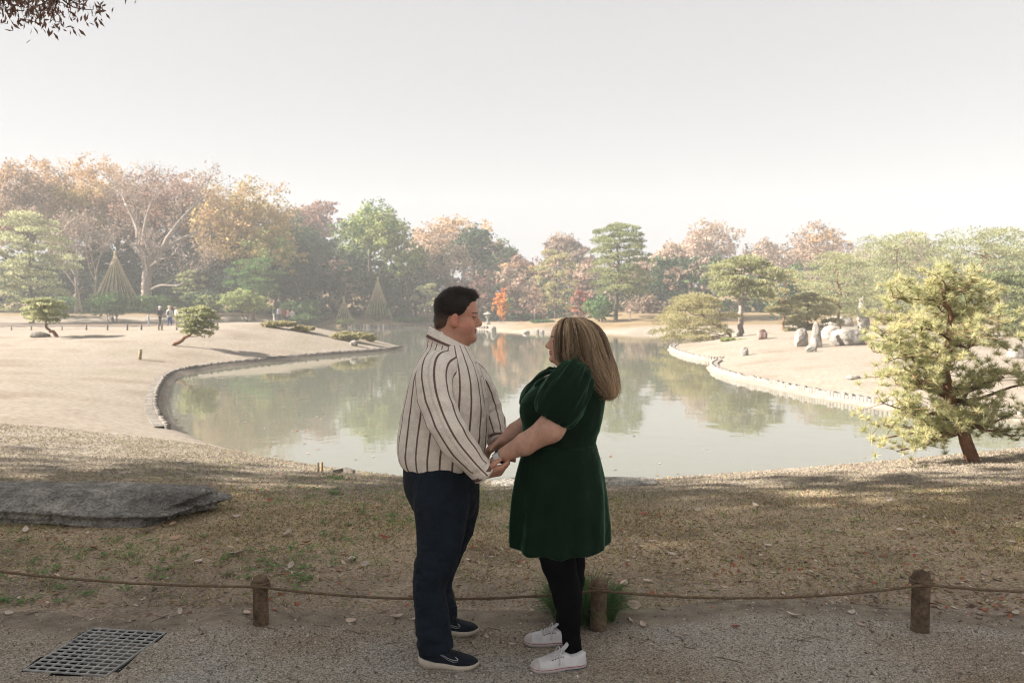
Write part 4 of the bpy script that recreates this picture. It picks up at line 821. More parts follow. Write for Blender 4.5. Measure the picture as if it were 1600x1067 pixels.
# green weeds in rosettes
wb = MB(); q = scatter(680, lambda x, y: clumps(x, y, .8, 61, .1, .5) * np.interp(x, [-6, 0, 1, 6], [1, 1, .35, .2]), 4.35, 8.0)
for s_ in q:
    m = rng.integers(6, 15); a = rng.random(m) * 6.283; r = rng.uniform(.012, .045, m); c = s_ + np.stack([np.cos(a) * r, np.sin(a) * r, rng.uniform(.006, .026, m)], -1)
    leaves(wb, c, np.stack([np.cos(a), np.sin(a), 0 * a + .25], -1), np.tile((0, 0, 1.0), (m, 1)) + .3 * rdir(rng, m), rng.uniform(.018, .04, m), rng.uniform(.01, .02, m), np.array((.13, .24, .075)) * rng.uniform(.7, 1.4, (m, 1)))
tag(wb.build('weeds', M['leaf'], smooth=False), 'small green weeds sprouting in the worn turf', 'weeds', kind='stuff')
# small leaf litter and twigs
def litter_leaf(mb, c, ln, wd, yaw, curl, col, tilt=0.0, roll=0.0):
    m = 5; t = np.linspace(0, 1, m); w_ = np.sin(np.pi * t ** .85) ** .8 * wd / 2 + .0004; R = rotz(yaw) @ roty(tilt) @ rotx(roll); V = []
    for sgn in (-1, 0, 1): V.append(np.stack([(t - .5) * ln, sgn * w_, curl * ln * ((2 * t - 1) ** 2 * .5 + .6 * abs(sgn) * (w_ / wd))], -1))
    v = np.concatenate(V) @ R.T; v = v + c + np.array((0, 0, -v[:, 2].min() + .001)); i = np.arange(m - 1); f = np.concatenate([np.stack([i, i + 1, i + 1 + m, i + m], 1), np.stack([i + m, i + 1 + m, i + 1 + 2 * m, i + 2 * m], 1)]); mb.add(v, f, col)
LC = np.array([(.36, .22, .14), (.27, .16, .10), (.48, .37, .28), (.18, .11, .08), (.34, .11, .06), (.56, .46, .37)])
lb_ = MB(); q = scatter(4200, lambda x, y: .12 + .88 * clumps(x, y, .8, 71, -.05, .35) * (1 - .6 * sstep(7, 9, y)), 4.1, 10.5)
for s_ in q:
    litter_leaf(lb_, s_, rng.uniform(.02, .055), rng.uniform(.012, .026), rng.random() * 6.28, rng.uniform(.05, .3), LC[rng.integers(0, 6)] * rng.uniform(.7, 1.2), rng.normal(0, .2), rng.normal(0, .25))
tag(lb_.build('leaf_litter', M['dead_leaf']), 'small brown leaf litter strewn over the turf', 'leaf litter', kind='stuff')
tw_ = MB()
for k in range(420):
    x = rng.uniform(-3.6, 3.6); y = rng.uniform(3.3, 5.4); a = rng.random() * 6.28; L_ = rng.uniform(.03, .14); m = np.array((x, y, Hs(x, y) + .016 if y < 4.2 else Hs(x, y) + .008)); dv = np.array((math.cos(a), math.sin(a), 0)) * L_ / 2
    addtube(tw_, np.array([m - dv, m + rng.normal(0, .006, 3) * np.array((1, 1, .3)), m + dv]), [.0016, .002, .001], 3, np.array((.28, .22, .16)) * rng.uniform(.4, 1.5))
tag(tw_.build('twigs', M['bark']), 'scattered dry twigs and stalks along the path edge', 'twigs', kind='stuff')
# loose gravel grains
n = 27000; gx = rng.uniform(-3.4, 3.4, n); gy = 2.9 + 1.75 * rng.random(n); k = (gy < PATH_Y(gx) + .05 + .2 * rng.normal(size=n)) & ~in_grate(gx, gy, .02) & (rng.random(n) < .35 + .65 * clumps(gx, gy, 1.1, 81, -.3, .3)); gx, gy = gx[k], gy[k]; n = len(gx)
oc = np.array([(1, 0, 0), (-1, 0, 0), (0, 1, 0), (0, -1, 0), (0, 0, 1), (0, 0, -1)], float); of = np.array([(0, 2, 4), (2, 1, 4), (1, 3, 4), (3, 0, 4), (2, 0, 5), (1, 2, 5), (3, 1, 5), (0, 3, 5)])
sz = np.clip(.0032 * np.exp(rng.normal(0, .45, (n, 1, 1))), .0018, .012) * rng.uniform(.6, 1.3, (n, 1, 3)); th = rng.random(n) * 6.28; cs, sn = np.cos(th), np.sin(th); R = np.zeros((n, 3, 3)); R[:, 0, 0] = cs; R[:, 0, 1] = -sn; R[:, 1, 0] = sn; R[:, 1, 1] = cs; R[:, 2, 2] = 1
v = np.einsum('nij,nkj->nki', R, oc[None] * sz + rng.normal(0, .0007, (n, 6, 3))) + np.stack([gx, gy, path_z(gx, gy) + .0015], -1)[:, None]; f = (of[None] + 6 * np.arange(n)[:, None, None]).reshape(-1, 3)
gm = MB(); gcol = np.array([(.36, .315, .26), (.24, .20, .16), (.50, .46, .41), (.14, .115, .09)])[rng.integers(0, 4, n)] * rng.uniform(.7, 1.25, (n, 1)); gm.add(v.reshape(-1, 3), f, np.repeat(gcol, 6, 0))
tag(gm.build('gravel', mat('gravel_grain', rough=.95, attr=True, spec=.1), smooth=False), 'loose grey gravel grains on the path', 'gravel', kind='stuff')
# leaf flecks drifting on the pond
fb = MB(); fx_ = rng.uniform(-11, 12, 2600); fy_ = 10 + 40 * rng.random(2600) ** 1.6; k = (lake_sd(fx_, fy_) < -.4) & (rng.random(2600) < .15 + .85 * clumps(fx_, fy_, .25, 91, 0, .4)); fx_, fy_ = fx_[k][:170], fy_[k][:170]; n_ = len(fx_); an = rng.random(n_) * 6.28
leaves(fb, np.stack([fx_, fy_, 0 * fx_ + ZW + .006], -1), np.stack([np.cos(an), np.sin(an), 0 * an], -1), np.tile((0, 0, 1.0), (n_, 1)), rng.uniform(.05, .11, n_), rng.uniform(.03, .06, n_), LC[rng.integers(0, 6, n_)] * .8, fold=.04)
tag(fb.build('floating_leaves', M['dead_leaf']), 'flecks of fallen leaves floating on the pond', 'leaves', kind='stuff')
# larger fallen leaves, one by one
FL = [(549, 970, .09, 2), (290, 905, 0, 0), (1240, 967, .10, 1), (1266, 900, .08, 1), (1005, 982, .085, 2), (990, 948, .12, 2), (985, 975, .07, 2), (975, 915, .11, 2), (1083, 862, .09, 1), (1012, 912, .09, 2), (750, 850, .07, 3), (738, 860, .08, 3), (1130, 895, .05, 3), (1382, 873, .06, 3), (1416, 885, .06, 3), (1150, 985, .07, 3), (1345, 980, .07, 2), (1586, 958, .08, 1), (1530, 700, 0, 0),
      (205, 824, .13, 4), (230, 833, .17, 1), (40, 833, .12, 1), (275, 845, .13, 4), (145, 858, .09, 3), (372, 868, .18, 1), (355, 902, .12, 1), (450, 840, .16, 1), (478, 850, .09, 3), (550, 880, .14, 1), (570, 885, .09, 1), (600, 843, .10, 3), (590, 792, .12, 4), (283, 957, .09, 1), (386, 960, .08, 2), (15, 958, .07, 1), (30, 935, .05, 1), (556, 935, 0, 0), (620, 965, .10, 2), (645, 970, .06, 2), (270, 822, .12, 4), (370, 810, .12, 1), (410, 838, .09, 3), (1405, 830, .10, 1), (1310, 832, .1, 1), (1200, 855, .07, 1), (1090, 800, .09, 1), (1490, 837, .06, 3), (1020, 850, .09, 2), (1050, 868, .08, 1), (1128, 850, .06, 2), (1005, 805, .10, 3), (1030, 808, .09, 3), (1180, 793, .12, 1), (1390, 785, .1, 1), (1445, 800, .06, 3), (1370, 755, .07, 3), (1175, 823, .1, 4), (980, 888, .06, 3), (455, 890, .1, 1), (310, 880, .1, 1), (760, 1000, .05, 2), (800, 1012, .06, 2), (1060, 1000, .05, 2), (1215, 940, .06, 4), (1330, 960, .07, 1), (300, 1010, .05, 2), (420, 785, .08, 3), (520, 772, .08, 4), (560, 800, .07, 3), (610, 830, .08, 4), (345, 775, .07, 3), (1260, 770, .08, 4), (1550, 780, .07, 4), (1580, 850, .09, 1), (1540, 900, .08, 2)]
FC = [(.4, .3, .2), (.54, .46, .38), (.52, .40, .32), (.30, .10, .065), (.46, .30, .2)]
FN = ['', 'pale cream fallen leaf on the turf or gravel', 'pinkish tan fallen leaf near the path edge', 'dark red fallen leaf on the turf', 'light brown fallen leaf on the turf']
for (x, y, ln, kc) in FL:
    if ln <= 0: continue
    b = on_ground(x, y) if y < 930 else G(x, y, 0); b[2] = Hs(b[0], b[1]) if b[1] > PATH_Y(b[0]) else float(path_z(np.array([b[0]]), np.array([b[1]]))[0]); m = MB()
    litter_leaf(m, b + np.array((0, 0, .010 if b[1] > 4.4 else .003)), ln * rng.uniform(.7, .92), ln * rng.uniform(.32, .48), rng.random() * 6.28, rng.uniform(.15, .45), np.array(FC[kc]) * rng.uniform(.8, 1.15), rng.normal(0, .15), rng.normal(0, .3))
    tag(m.build('fallen_leaf', M['dead_leaf']), FN[kc], 'leaf', FN[kc].replace('fallen leaf', 'fallen leaves'))

# the tuft of dark grass round the middle post
def tuft(name, label, c, n, L, wd, pal, spread, seed, cat='grass tuft'):
    rng = np.random.default_rng(seed); mb = MB(); a = rng.random(n) * 6.283; r0 = rng.random(n) ** .5 * spread; base = c + np.stack([np.cos(a) * r0, np.sin(a) * r0 * .75, 0 * a - .01], -1)
    out = np.stack([np.cos(a + rng.normal(0, .5, n)), np.sin(a + rng.normal(0, .5, n)), 0 * a], -1); ln = L * rng.uniform(.6, 1.15, n); k = rng.uniform(.25, .75, n) * (.4 + .6 * r0 / spread); m = 5; t = np.linspace(0, 1, m)
    pts = base[:, None] + out[:, None] * (k * ln)[:, None, None] * (t ** 1.5)[None, :, None] * 1.1; pts[:, :, 2] += ln[:, None] * (t[None] * 1.05 - k[:, None] * 1.0 * t[None] ** 2.4)
    side = unit(np.cross(out, (0, 0, 1.0)) + .4 * rng.normal(size=(n, 3))); w_ = (wd * (1 - t ** 2 * .9))[None, :, None] / 2; v = np.concatenate([pts - side[:, None] * w_, pts + side[:, None] * w_], 1); i = np.arange(m - 1)
    f = np.stack([i, i + 1, i + 1 + m, i + m], 1)[None] + (2 * m * np.arange(n))[:, None, None]; col = pcol(rng, pal, n); mb.add(v.reshape(-1, 3), f.reshape(-1, 4), np.repeat(col, 2 * m, 0))
    return tag(mb.build(name, M['leaf']), label, cat)
b = posts[2][0]; tuft('grass_tuft', 'thick tuft of long dark green grass round the middle log post', np.array((b[0] - .06, b[1] + .17, b[2])), 2600, .27, .0045, 'green', .165, 601)
# odds and ends at the near water edge
for k, (x, y0, y1, lb) in enumerate([(497, 723, 738, 'left one of two short stakes at the near water edge'), (503, 722, 737, 'right one of two short stakes at the near water edge')]):
    b = on_ground(x, y1); m = MB(); s = b[1] / FPX; addtube(m, np.array([b - (0, 0, .05), b + (0, 0, (y1 - y0) * s)]), .016, 8); tag(m.build('shore_stake', M['stake']), lb, 'stake', 'stakes at the near water edge')
for k, (x, y, lb, yw) in enumerate([(528, 739, 'squared grey timber block lying at the near water edge', .3), (546, 739, 'tilted squared timber block beside the other at the near water edge', -.4)]):
    b = on_ground(x, y); v, f = box((b[0], b[1], b[2] + .03), (.13, .05, .05), rotz(yw) @ roty(.15 * (1 if k else -1))); m = MB(); m.add(v, f); tag(m.build('timber_block', M['edging'], smooth=False), lb, 'timber')
b = on_ground(522, 748); tuft('grass_tuft', 'small green tuft beside the timber blocks at the near water edge', b, 160, .07, .006, 'fresh', .12, 602)
b = on_ground(218, 562); s = b[1] / FPX; m = MB(); addtube(m, np.array([b - (0, 0, .1), b + np.array((2 * s, 0, 16 * s))]), 2.6 * s, 9); tag(m.build('lawn_post', M['stake']), 'lone short wooden post on the sunlit left lawn', 'post')

# ---------------------------------------------------------------- far left: rope fence posts, straw rope cones, stone lantern
fp = []
for k, x in enumerate([-20, 18, 49, 97, 135, 168, 199, 221, 248, 253, 276, 300, 340]):
    b = on_ground(x, 516); b[1] = min(b[1], 66.0); b[0] = P(x, 516, b[1])[0]; b[2] = Hs(b[0], b[1]); m = MB(); addtube(m, np.array([b - (0, 0, .1), b + (0, 0, .32)]), .045, 8); fp.append(b); tag(m.build('fence_post', M['edging']), 'short post of the rope fence along the far path', 'post', 'posts of the far rope fence')
m = MB()
for a, b in zip(fp[:-1], fp[1:]):
    t = np.linspace(0, 1, 9)[:, None]; p = a + (b - a) * t + np.array((0, 0, .33)); p[:, 2] -= .1 * (4 * t * (1 - t))[:, 0]; addtube(m, p, .014, 5)
tag(m.build('far_rope', M['rope']), 'rope of the fence along the far path', 'rope')
def straw_cone(label, cx, top, bot, w, d, nr):
    X, _, zt = P(cx, top, d); g = Hs(X, d); r = w / FPX * d / 2; root = thing('straw_rope_cone', (X, d, g), label, 'rope cone', 'straw rope cones'); m = MB(); addtube(m, np.array([(X, d, g - .1), (X, d, zt + .1)]), [.08, .05], 8); m.build('pole', M['stake'], root)
    m = MB(); zz = np.array([-.35, -.2, 0, .15, .3]) * .9; addtube(m, np.stack([0 * zz + X, 0 * zz + d, zt + zz], -1), np.array([.13, .16, .10, .17, .03]), 8); m.build('straw_knot', M['straw'], root); zb = max(P(cx, bot, d)[2], g + .05)
    for k in range(nr):
        a = 6.283 * k / nr + .1; m = MB(); e = np.array((X + r * math.cos(a), d + r * math.sin(a), zb)); s_ = np.array((X, d, zt)); t = np.linspace(0, 1, 5)[:, None]; p = s_ + (e - s_) * t; p[:, 2] -= .12 * (4 * t * (1 - t))[:, 0]; addtube(m, p, .036, 4); m.build('rope', M['straw'], root)
straw_cone('tall straw rope cone over the wide green bush in front of the left wood', 180, 396, 470, 64, 79.5, 22)
straw_cone('large straw rope cone on the far bank below the lime green tree', 590, 436, 498, 46, 93, 24)
straw_cone('smallest straw rope cone left of the large one on the far bank', 537, 466, 500, 26, 90, 18)
shrub('shrub', 'dome of green foliage inside the large straw rope cone', 590, 466, 499, 38, 93, 'green', 620, n=900, lobes=8); shrub('shrub', 'dome of green foliage inside the smallest straw rope cone', 537, 482, 500, 20, 90, 'green', 621, n=500, lobes=6)
def lantern():
    d = 84; X, _, zt = P(762, 486, d); zb = P(762, 510, d)[2]; g = Hs(X, d); h = zt - g; root = thing('stone_lantern', (X, d, g), 'snow viewing stone lantern on the far bank beside the orange maple', 'lantern'); pr = [('base', [(0, .42), (.12, .42), (.18, .2)]), ('shaft', [(.16, .17), (.35, .13), (.5, .17)]), ('platform', [(.5, .2), (.54, .4), (.6, .4), (.62, .2)]), ('light_box', [(.61, .24), (.74, .24)]), ('roof', [(.74, .75), (.78, .74), (.88, .3), (.93, .1)]), ('finial', [(.92, .09), (.96, .12), (1.0, .02)])]
    for nm, rw in pr:
        m = MB(); addtube(m, np.array([(X, d, g + a * h) for a, _ in rw]), [q * .66 for _, q in rw], 10); m.build(nm, M['pale_rock'], root, smooth=False)
lantern()
# ---------------------------------------------------------------- the couple
M.update(
    skin_m=mat('skin', rough=.5, attr=True, spec=.35, sss=.12, noise=[(45, .10, 4), (8, .08, 3)], bump=[(160, .12, .002)]),
    hair=mat('hair', rough=.5, attr=True, spec=.3, trans=.3),
    shirt=mat('striped_linen', (.74, .67, .585), rough=.85, spec=.15, stripes=((.15, .092, .078), .16), noise=[(30, .08, 4), (240, .12, 2)], bump=[(11, .55, .03), (32, .4, .009), (420, .3, .002)]),
    denim=mat('dark_denim', (.0075, .0125, .021), rough=.85, spec=.2, noise=[(14, .3, 5), (300, .35, 2)], bump=[(10, .6, .04), (30, .5, .012), (350, .3, .002)]),
    velvet=mat('green_velvet', (.003, .0145, .0065), rough=.8, spec=.12, noise=[(9, .25, 4)], sheen=.36, bump=[(10, .5, .03), (34, .3, .008)]),
    tights=mat('black_tights', (.003, .003, .0035), rough=.85, spec=.08),
    knit=mat('navy_mesh', (.007, .010, .017), rough=.8, spec=.2, noise=[(200, .4, 2)], bump=[(400, .5, .002)]),
    sole=mat('cream_foam', (.46, .40, .33), rough=.7, noise=[(25, .12, 4)]),
    canvas=mat('white_canvas', (.58, .565, .565), rough=.85, noise=[(18, .16, 4)], bump=[(500, .3, .001)]),
    rubber=mat('white_rubber', (.45, .41, .39), rough=.6, noise=[(30, .12, 4)]),
    red=mat('red_line', (.33, .03, .04), rough=.6), navy=mat('navy_line', (.02, .025, .09), rough=.6), lace=mat('white_lace', (.52, .5, .5), rough=.9), eyelet=mat('eyelet', (.05, .05, .06), rough=.4, metal=.6),
    logo=mat('pale_emblem', (.55, .55, .55), rough=.5), strap=mat('black_strap', (.012, .012, .013), rough=.5), dial=mat('white_dial', (.62, .62, .58), rough=.25, spec=.5), gold=mat('ring_metal', (.6, .5, .35), rough=.25, metal=1.0))
M['velvet'].node_tree.nodes['Principled BSDF'].inputs['Sheen Tint'].default_value = (.3, .75, .45, 1)
def cloth(v, f, amp, sc, seed, mask=None):
    n = vnormals(v, f); r = 1 - 2 * np.abs(fbm(v * np.asarray(sc), 3, seed)); r = r + .5 * fbm(v * np.asarray(sc) * 2.3, 2, seed + 4)
    return v + n * (amp * r * (1 if mask is None else mask))[:, None]
def hand(F, w, dr, palm, thumb, curl, s=1.0, splay=.0, tcurl=.3):
    w = np.asarray(w, float); dr = unit(dr); palm = unit(np.asarray(palm, float) - dr * (np.asarray(palm, float) @ dr)); lat = np.cross(dr, palm); lat = lat if lat @ np.asarray(thumb, float) > 0 else -lat
    tips = []
    for off, L, r, c, pl in zip((.029, .0095, -.0105, -.029), (.072, .080, .074, .058), (.0095, .0097, .0092, .0082), curl, (.086, .089, .084, .076)):
        k = w + s * (dr * pl + lat * off); F.add(cone(w + s * (dr * .012 + lat * off * .6), k, .0165 * s, .0125 * s), .012 * s); q = k; a = 0; ang = splay * off / .03
        for frac, cc in zip((.45, .31, .24), (c, c * 1.1, c * .8)):
            a += cc; d2 = unit((math.cos(a) * dr + math.sin(a) * palm) + lat * ang * .3); e = q + d2 * L * frac * s; F.add(cone(q, e, r * s, r * .9 * s), .003); q = e
        tips.append(q)
    b = w + s * (dr * .022 + lat * .024); m1 = b + s * .042 * unit(dr * .75 + lat * .65 + palm * .25); m2 = m1 + s * .034 * unit(dr * .85 + lat * .15 + palm * tcurl); F.add(cone(b, m1, .0165 * s, .0115 * s), .01); F.add(cone(m1, m2, .0112 * s, .009 * s), .003)
    return tips
def head(F, O, R, s, male):
    T = lambda p: O + s * (R @ np.asarray(p, float))
    E = lambda c, r, k=.012, A=None: F.add(ell(T(c), np.array(r) * s, R if A is None else R @ A), k)
    E((0, 0, .035), (.098, .078, .092)); E((.046, 0, .035), (.054, .062, .062), .02); E((.036, 0, -.035), (.062, .062, .082), .02)
    if male: E((.038, 0, -.08), (.056, .058, .048), .02); E((.03, 0, -.115), (.055, .05, .035), .03); E((.088, 0, -.106), (.018, .024, .02), .018); E((.04, -.042, -.05), (.042, .026, .04), .02); E((.04, .042, -.05), (.042, .026, .04), .02)
    else: E((.044, 0, -.08), (.046, .045, .042), .02); E((.083, 0, -.104), (.016, .02, .017), .016); E((.02, 0, -.105), (.045, .04, .03), .025); E((.05, -.04, -.045), (.034, .022, .03), .02); E((.05, .04, -.045), (.034, .022, .03), .02)
    E((.088, 0, .016), (.014, .045, .012), .014)
    for sg in (-1, 1):
        F.sub(ell(T((.103, sg * .031, -.004)), np.array((.016, .018, .013)) * s, R), .012); E((.083, sg * .031, -.005), (.0145, .0145, .0135), .003); E((.0845, sg * .031, .003), (.0145, .017, .008), .004)
        E((.100, sg * .011, -.044), (.011, .009, .0085), .006)
        E((-.008, sg * .082, -.02), (.019, .009, .031), .006, roty(.18)); F.sub(ell(T((-.003, sg * .092, -.018)), np.array((.010, .006, .016)) * s, R), .005); E((-.002, sg * .079, -.045), (.009, .007, .009), .004)
    F.add(cone(T((.094, 0, .004)), T((.116, 0, -.034)), .0095 * s, .0135 * s), .014); E((.112, 0, -.040), (.012, .011, .009), .006)
    E((.097, 0, -.064), (.0105, .024, .0055), .004); E((.095, 0, -.0745), (.0105, .021, .0065), .005); F.sub(ell(T((.108, 0, -.0695)), np.array((.012, .024, .0016 if male else .004)) * s, R), .003)
    return T
def skin_colors(v, O, R, s, base, lip, lash, brow=True):
    c = np.tile(np.array(base), (len(v), 1)); q = (v - O) @ R / s; n1 = fbm(v * 30, 3, 3)[:, None]; c = c * (1 + .10 * n1)
    blush = np.exp(-((q[:, 0] - .06) / .03) ** 2 - ((np.abs(q[:, 1]) - .05) / .03) ** 2 - ((q[:, 2] + .045) / .025) ** 2) + .9 * np.exp(-((q[:, 0] + .005) / .03) ** 2 - ((np.abs(q[:, 1]) - .085) / .02) ** 2 - ((q[:, 2] + .02) / .04) ** 2); c = c * (1 - .25 * blush[:, None] * np.array((-.25, .8, .8)))
    lips = (q[:, 0] > .088) & (np.abs(q[:, 1]) < .023) & (q[:, 2] < -.0585) & (q[:, 2] > -.082); c[lips] = lip
    lashm = (q[:, 0] > .075) & (np.abs(np.abs(q[:, 1]) - .033) < .017) & (np.abs(q[:, 2] + .0045 + .10 * (np.abs(q[:, 1]) - .033)) < .0026); c[lashm] = lash
    if brow:
        bm = (q[:, 0] > .06) & (np.abs(np.abs(q[:, 1]) - .033) < .022) & (np.abs(q[:, 2] - .0185 + .12 * np.abs(np.abs(q[:, 1]) - .028)) < .0032); c[bm] = np.array(lash) * 2.6
    return c
def swept(path, rad, nang, npts, fold, seed, squash=None):      # a sleeve: swept ring with folds; returns verts, quads, arc coordinate
    p = spline(np.asarray(path), npts); r = np.interp(np.linspace(0, 1, npts), np.linspace(0, 1, len(rad)), rad); r = np.convolve(np.pad(r, 3, 'edge'), np.ones(7) / 7, 'valid')
    T, N, B = frames(p); th = np.linspace(0, 2 * math.pi, nang, endpoint=False); t = np.linspace(0, 1, npts)
    rr = r[:, None] * (1 + fold(t[:, None], th[None])); ring = np.cos(th)[None, :, None] * N[:, None] + np.sin(th)[None, :, None] * B[:, None]
    v = (p[:, None] + ring * rr[..., None]).reshape(-1, 3); i = np.arange(npts - 1)[:, None] * nang + np.arange(nang)[None]; j = np.arange(npts - 1)[:, None] * nang + (np.arange(nang)[None] + 1) % nang
    return v, np.stack([i, j, j + nang, i + nang], -1).reshape(-1, 4), np.tile(th, npts), np.repeat(t, nang)
def rows_px(rows, d, dy=0.0):       # (row y, left x, right x, half depth [, depth shift]) -> loft rows in metres
    out = []
    for r in rows:
        a = P(r[1], r[0], d); b = P(r[2], r[0], d); out.append((a[2], (a[0] + b[0]) / 2, d + (r[4] if len(r) > 4 else 0), (b[0] - a[0]) / 2, r[3]))
    return out

# ------------------------------------------------ shoes
def shoe(parent, heel, toe, kind, near):
    heel = np.asarray(heel, float); toe = np.asarray(toe, float); ax = unit((toe - heel) * (1, 1, 0)); L = np.linalg.norm((toe - heel)[:2]); lat = np.cross((0, 0, 1.0), ax); base = heel * (1, 1, 0) + np.array((0, 0, Hs(*heel[:2]) + .012)); s = L / .29
    W = lambda q: base + np.outer(q[:, 0], ax) * L + np.outer(q[:, 1], lat) * s + np.outer(q[:, 2], (0, 0, 1.0)) * s
    u = np.linspace(0, 1, 36); run = kind == 'runner'
    hw = np.interp(u, [0, .03, .10, .25, .45, .68, .85, .95, 1], [.006, .022, .034, .037, .036, .050, .044, .026, .004] if run else [.006, .022, .033, .036, .037, .049, .046, .030, .006])
    bot = np.interp(u, [0, .06, .15, .35, .7, .9, 1], [.024, .008, 0, 0, 0, .006, .02] if run else [.004, 0, 0, 0, 0, .002, .008]); mid = np.interp(u, [0, .1, .3, .5, .75, .9, 1], [.052, .047, .034, .03, .027, .028, .033] if run else [.027, .026, .025, .025, .026, .028, .029])
    top = np.interp(u, [0, .05, .16, .28, .38, .55, .75, .9, .97, 1], [.085, .098, .10, .098, .094, .078, .060, .050, .040, .032] if run else [.075, .082, .074, .066, .082, .078, .060, .050, .041, .030]); root = bpy.data.objects.new('shoe', None); COL.objects.link(root); root.parent = parent; root.matrix_parent_inverse = world_of(parent).inverted(); root.location = tuple(base)
    # sole
    m = MB(); n = len(u); ring = []
    for sg_y, zz, k in [(1, bot, .93), (1, (bot + mid) / 2, 1.06), (1, mid, 1.02), (1, mid + .001, .86), (-1, mid + .001, .86), (-1, mid, 1.02), (-1, (bot + mid) / 2, 1.06), (-1, bot, .93)]: ring.append(np.stack([-.012 + u * 1.024, sg_y * hw * k * 1.05, zz], -1))
    V = np.stack(ring, 1).reshape(-1, 3); k8 = 8; i = np.arange(n - 1)[:, None] * k8 + np.arange(k8)[None]; j = np.arange(n - 1)[:, None] * k8 + (np.arange(k8)[None] + 1) % k8; m.add(W(V), np.stack([i, i + k8, j + k8, j], -1).reshape(-1, 4)[:, ::-1]); m.build('sole', M['sole' if run else 'rubber'], root)
    # upper
    m = MB(); a = np.linspace(0, math.pi, 17); V = []
    for k in range(n):
        pw = .55; V.append(np.stack([np.full(17, u[k]), hw[k] * .985 * np.sign(np.cos(a)) * np.abs(np.cos(a)) ** pw, mid[k] - .004 + (top[k] - mid[k] + .004) * np.sin(a) ** .8], -1))
    V = np.concatenate(V); i = np.arange(n - 1)[:, None] * 17 + np.arange(16)[None]; m.add(W(V), np.stack([i, i + 17, i + 18, i + 1], -1).reshape(-1, 4)[:, ::-1]); m.build('upper', M['knit' if run else 'canvas'], root)
    surf = lambda uu, aa, o=.002: W(np.array([(uu, (np.interp(uu, u, hw) * .985 + o) * np.sign(math.cos(aa)) * abs(math.cos(aa)) ** .55, np.interp(uu, u, mid) - .004 + (np.interp(uu, u, top) - np.interp(uu, u, mid) + .004 + o) * math.sin(aa) ** .8)]))[0]
    cam_side = 0.0 if lat[1] < 0 else math.pi            # angle of the side that faces the path
    sd = lambda e: abs(cam_side - e)
    if run:                                             # the curved tick on the side
        for which in (0,):
            m = MB(); t = np.linspace(0, 1, 16); uu = .50 - .30 * t ** 1.0; uu = .13 + np.where(t < .35, .50 + .06 * np.sin(t / .35 * 3.14) - .04 * t, np.interp(t, [.35, 1], [.49, .20])); ee = np.interp(t, [0, .2, .38, .6, 1], [.98, .62, .42, .46, .72]); ww = np.interp(t, [0, .2, .4, .7, 1], [.03, .08, .11, .08, .02])
            up = np.array([surf(x, sd(e + w_), .0025) for x, e, w_ in zip(uu, ee, ww)]); lo = np.array([surf(x, sd(max(e - w_, .08)), .0025) for x, e, w_ in zip(uu, ee, ww)]); V = np.concatenate([up, lo]); i = np.arange(15); m.add(V, np.stack([i, i + 1, i + 17, i + 16], 1)); m.build('tick_emblem', M['logo'], root)
            m = MB(); up2 = up * .82 + lo * .18 ; lo2 = lo * .82 + up * .18; off = (0, -.0012, .0004); V = np.concatenate([up2[2:14], lo2[2:14]]) + off; i = np.arange(11); m.add(V, np.stack([i, i + 1, i + 13, i + 12], 1)); m.build('emblem_inlay', M['knit'], root)
        for x in (.47, .53, .59, .65): m = MB(); addtube(m, np.array([surf(x, 1.1, .003), surf(x + .01, 1.57, .007), surf(x, 2.04, .003)]), .0028, 6); m.build('lace', M['strap'], root)
        m = MB(); th = np.linspace(0, 6.283, 14); c0 = surf(.40, 1.57, .012); addtube(m, np.stack([c0[0] + ax[0] * .03 * np.cos(th) * np.abs(np.sin(th)), c0[1] - .022 * np.sin(th), c0[2] + .006 + .016 * np.cos(2 * th)], -1), .0024, 6); m.build('lace', M['strap'], root)
    else:
        for nm, e0, mt in [('red_stripe', .021, 'red'), ('navy_stripe', .0085, 'navy')]:
            for sg in (-1, 1):
                m = MB(); uu = np.linspace(.0 if nm == 'red_stripe' else .0, 1.0 if nm == 'red_stripe' else .42, 40); q = np.stack([-.012 + uu * 1.024, sg * np.interp(uu, u, hw) * (1.075 if e0 > .015 else 1.09), 0 * uu + e0 + np.interp(uu, [.8, 1], [0, .003])], -1); hh = .0016
                V = np.concatenate([W(q + (0, sg * .0012, hh)), W(q + (0, sg * .0012, -hh))]); i = np.arange(39); m.add(V, np.stack([i, i + 1, i + 41, i + 40], 1)); m.build(nm, M[mt], root)
        m = MB(); V = np.concatenate([W(np.array([(x, y * .022, z) for y in (-1, -.5, 0, .5, 1)])) for x, z in [(.60, .076), (.50, .086), (.42, .098), (.36, .116), (.335, .128), (.33, .13)]]); i = np.arange(5)[:, None] * 5 + np.arange(4)[None]; f = np.stack([i, i + 1, i + 6, i + 5], -1).reshape(-1, 4); m.add(V, f); m.build('tongue', M['canvas'], root)
        for k, x in enumerate((.46, .51, .56, .61, .66)): m = MB(); addtube(m, np.array([surf(x, .95, .002), surf(x + .012, 1.57, .012), surf(x, 2.2, .002)]), .0034, 6); m.build('lace', M['lace'], root)
        for k in range(2): m = MB(); c0 = surf(.47, 1.57, .012); sg = 1 if k else -1; addtube(m, spline(np.array([c0, c0 + lat * sg * .025 + (0, 0, .012), c0 + lat * sg * .04 + ax * .01 - (0, 0, .012), c0 + lat * sg * .045 + ax * .012 - (0, 0, .045)]), 10), .003, 6); m.build('lace', M['lace'], root)
        for x in (.43, .48, .53, .58, .63):
            c0 = surf(x, sd(.95), .001); m = MB(); addtube(m, np.array([c0 - (0, .002, 0), c0 + (0, -.0022, .001)]), .0034, 8); m.build('eyelet', M['eyelet'], root)
        m = MB(); V = []; 
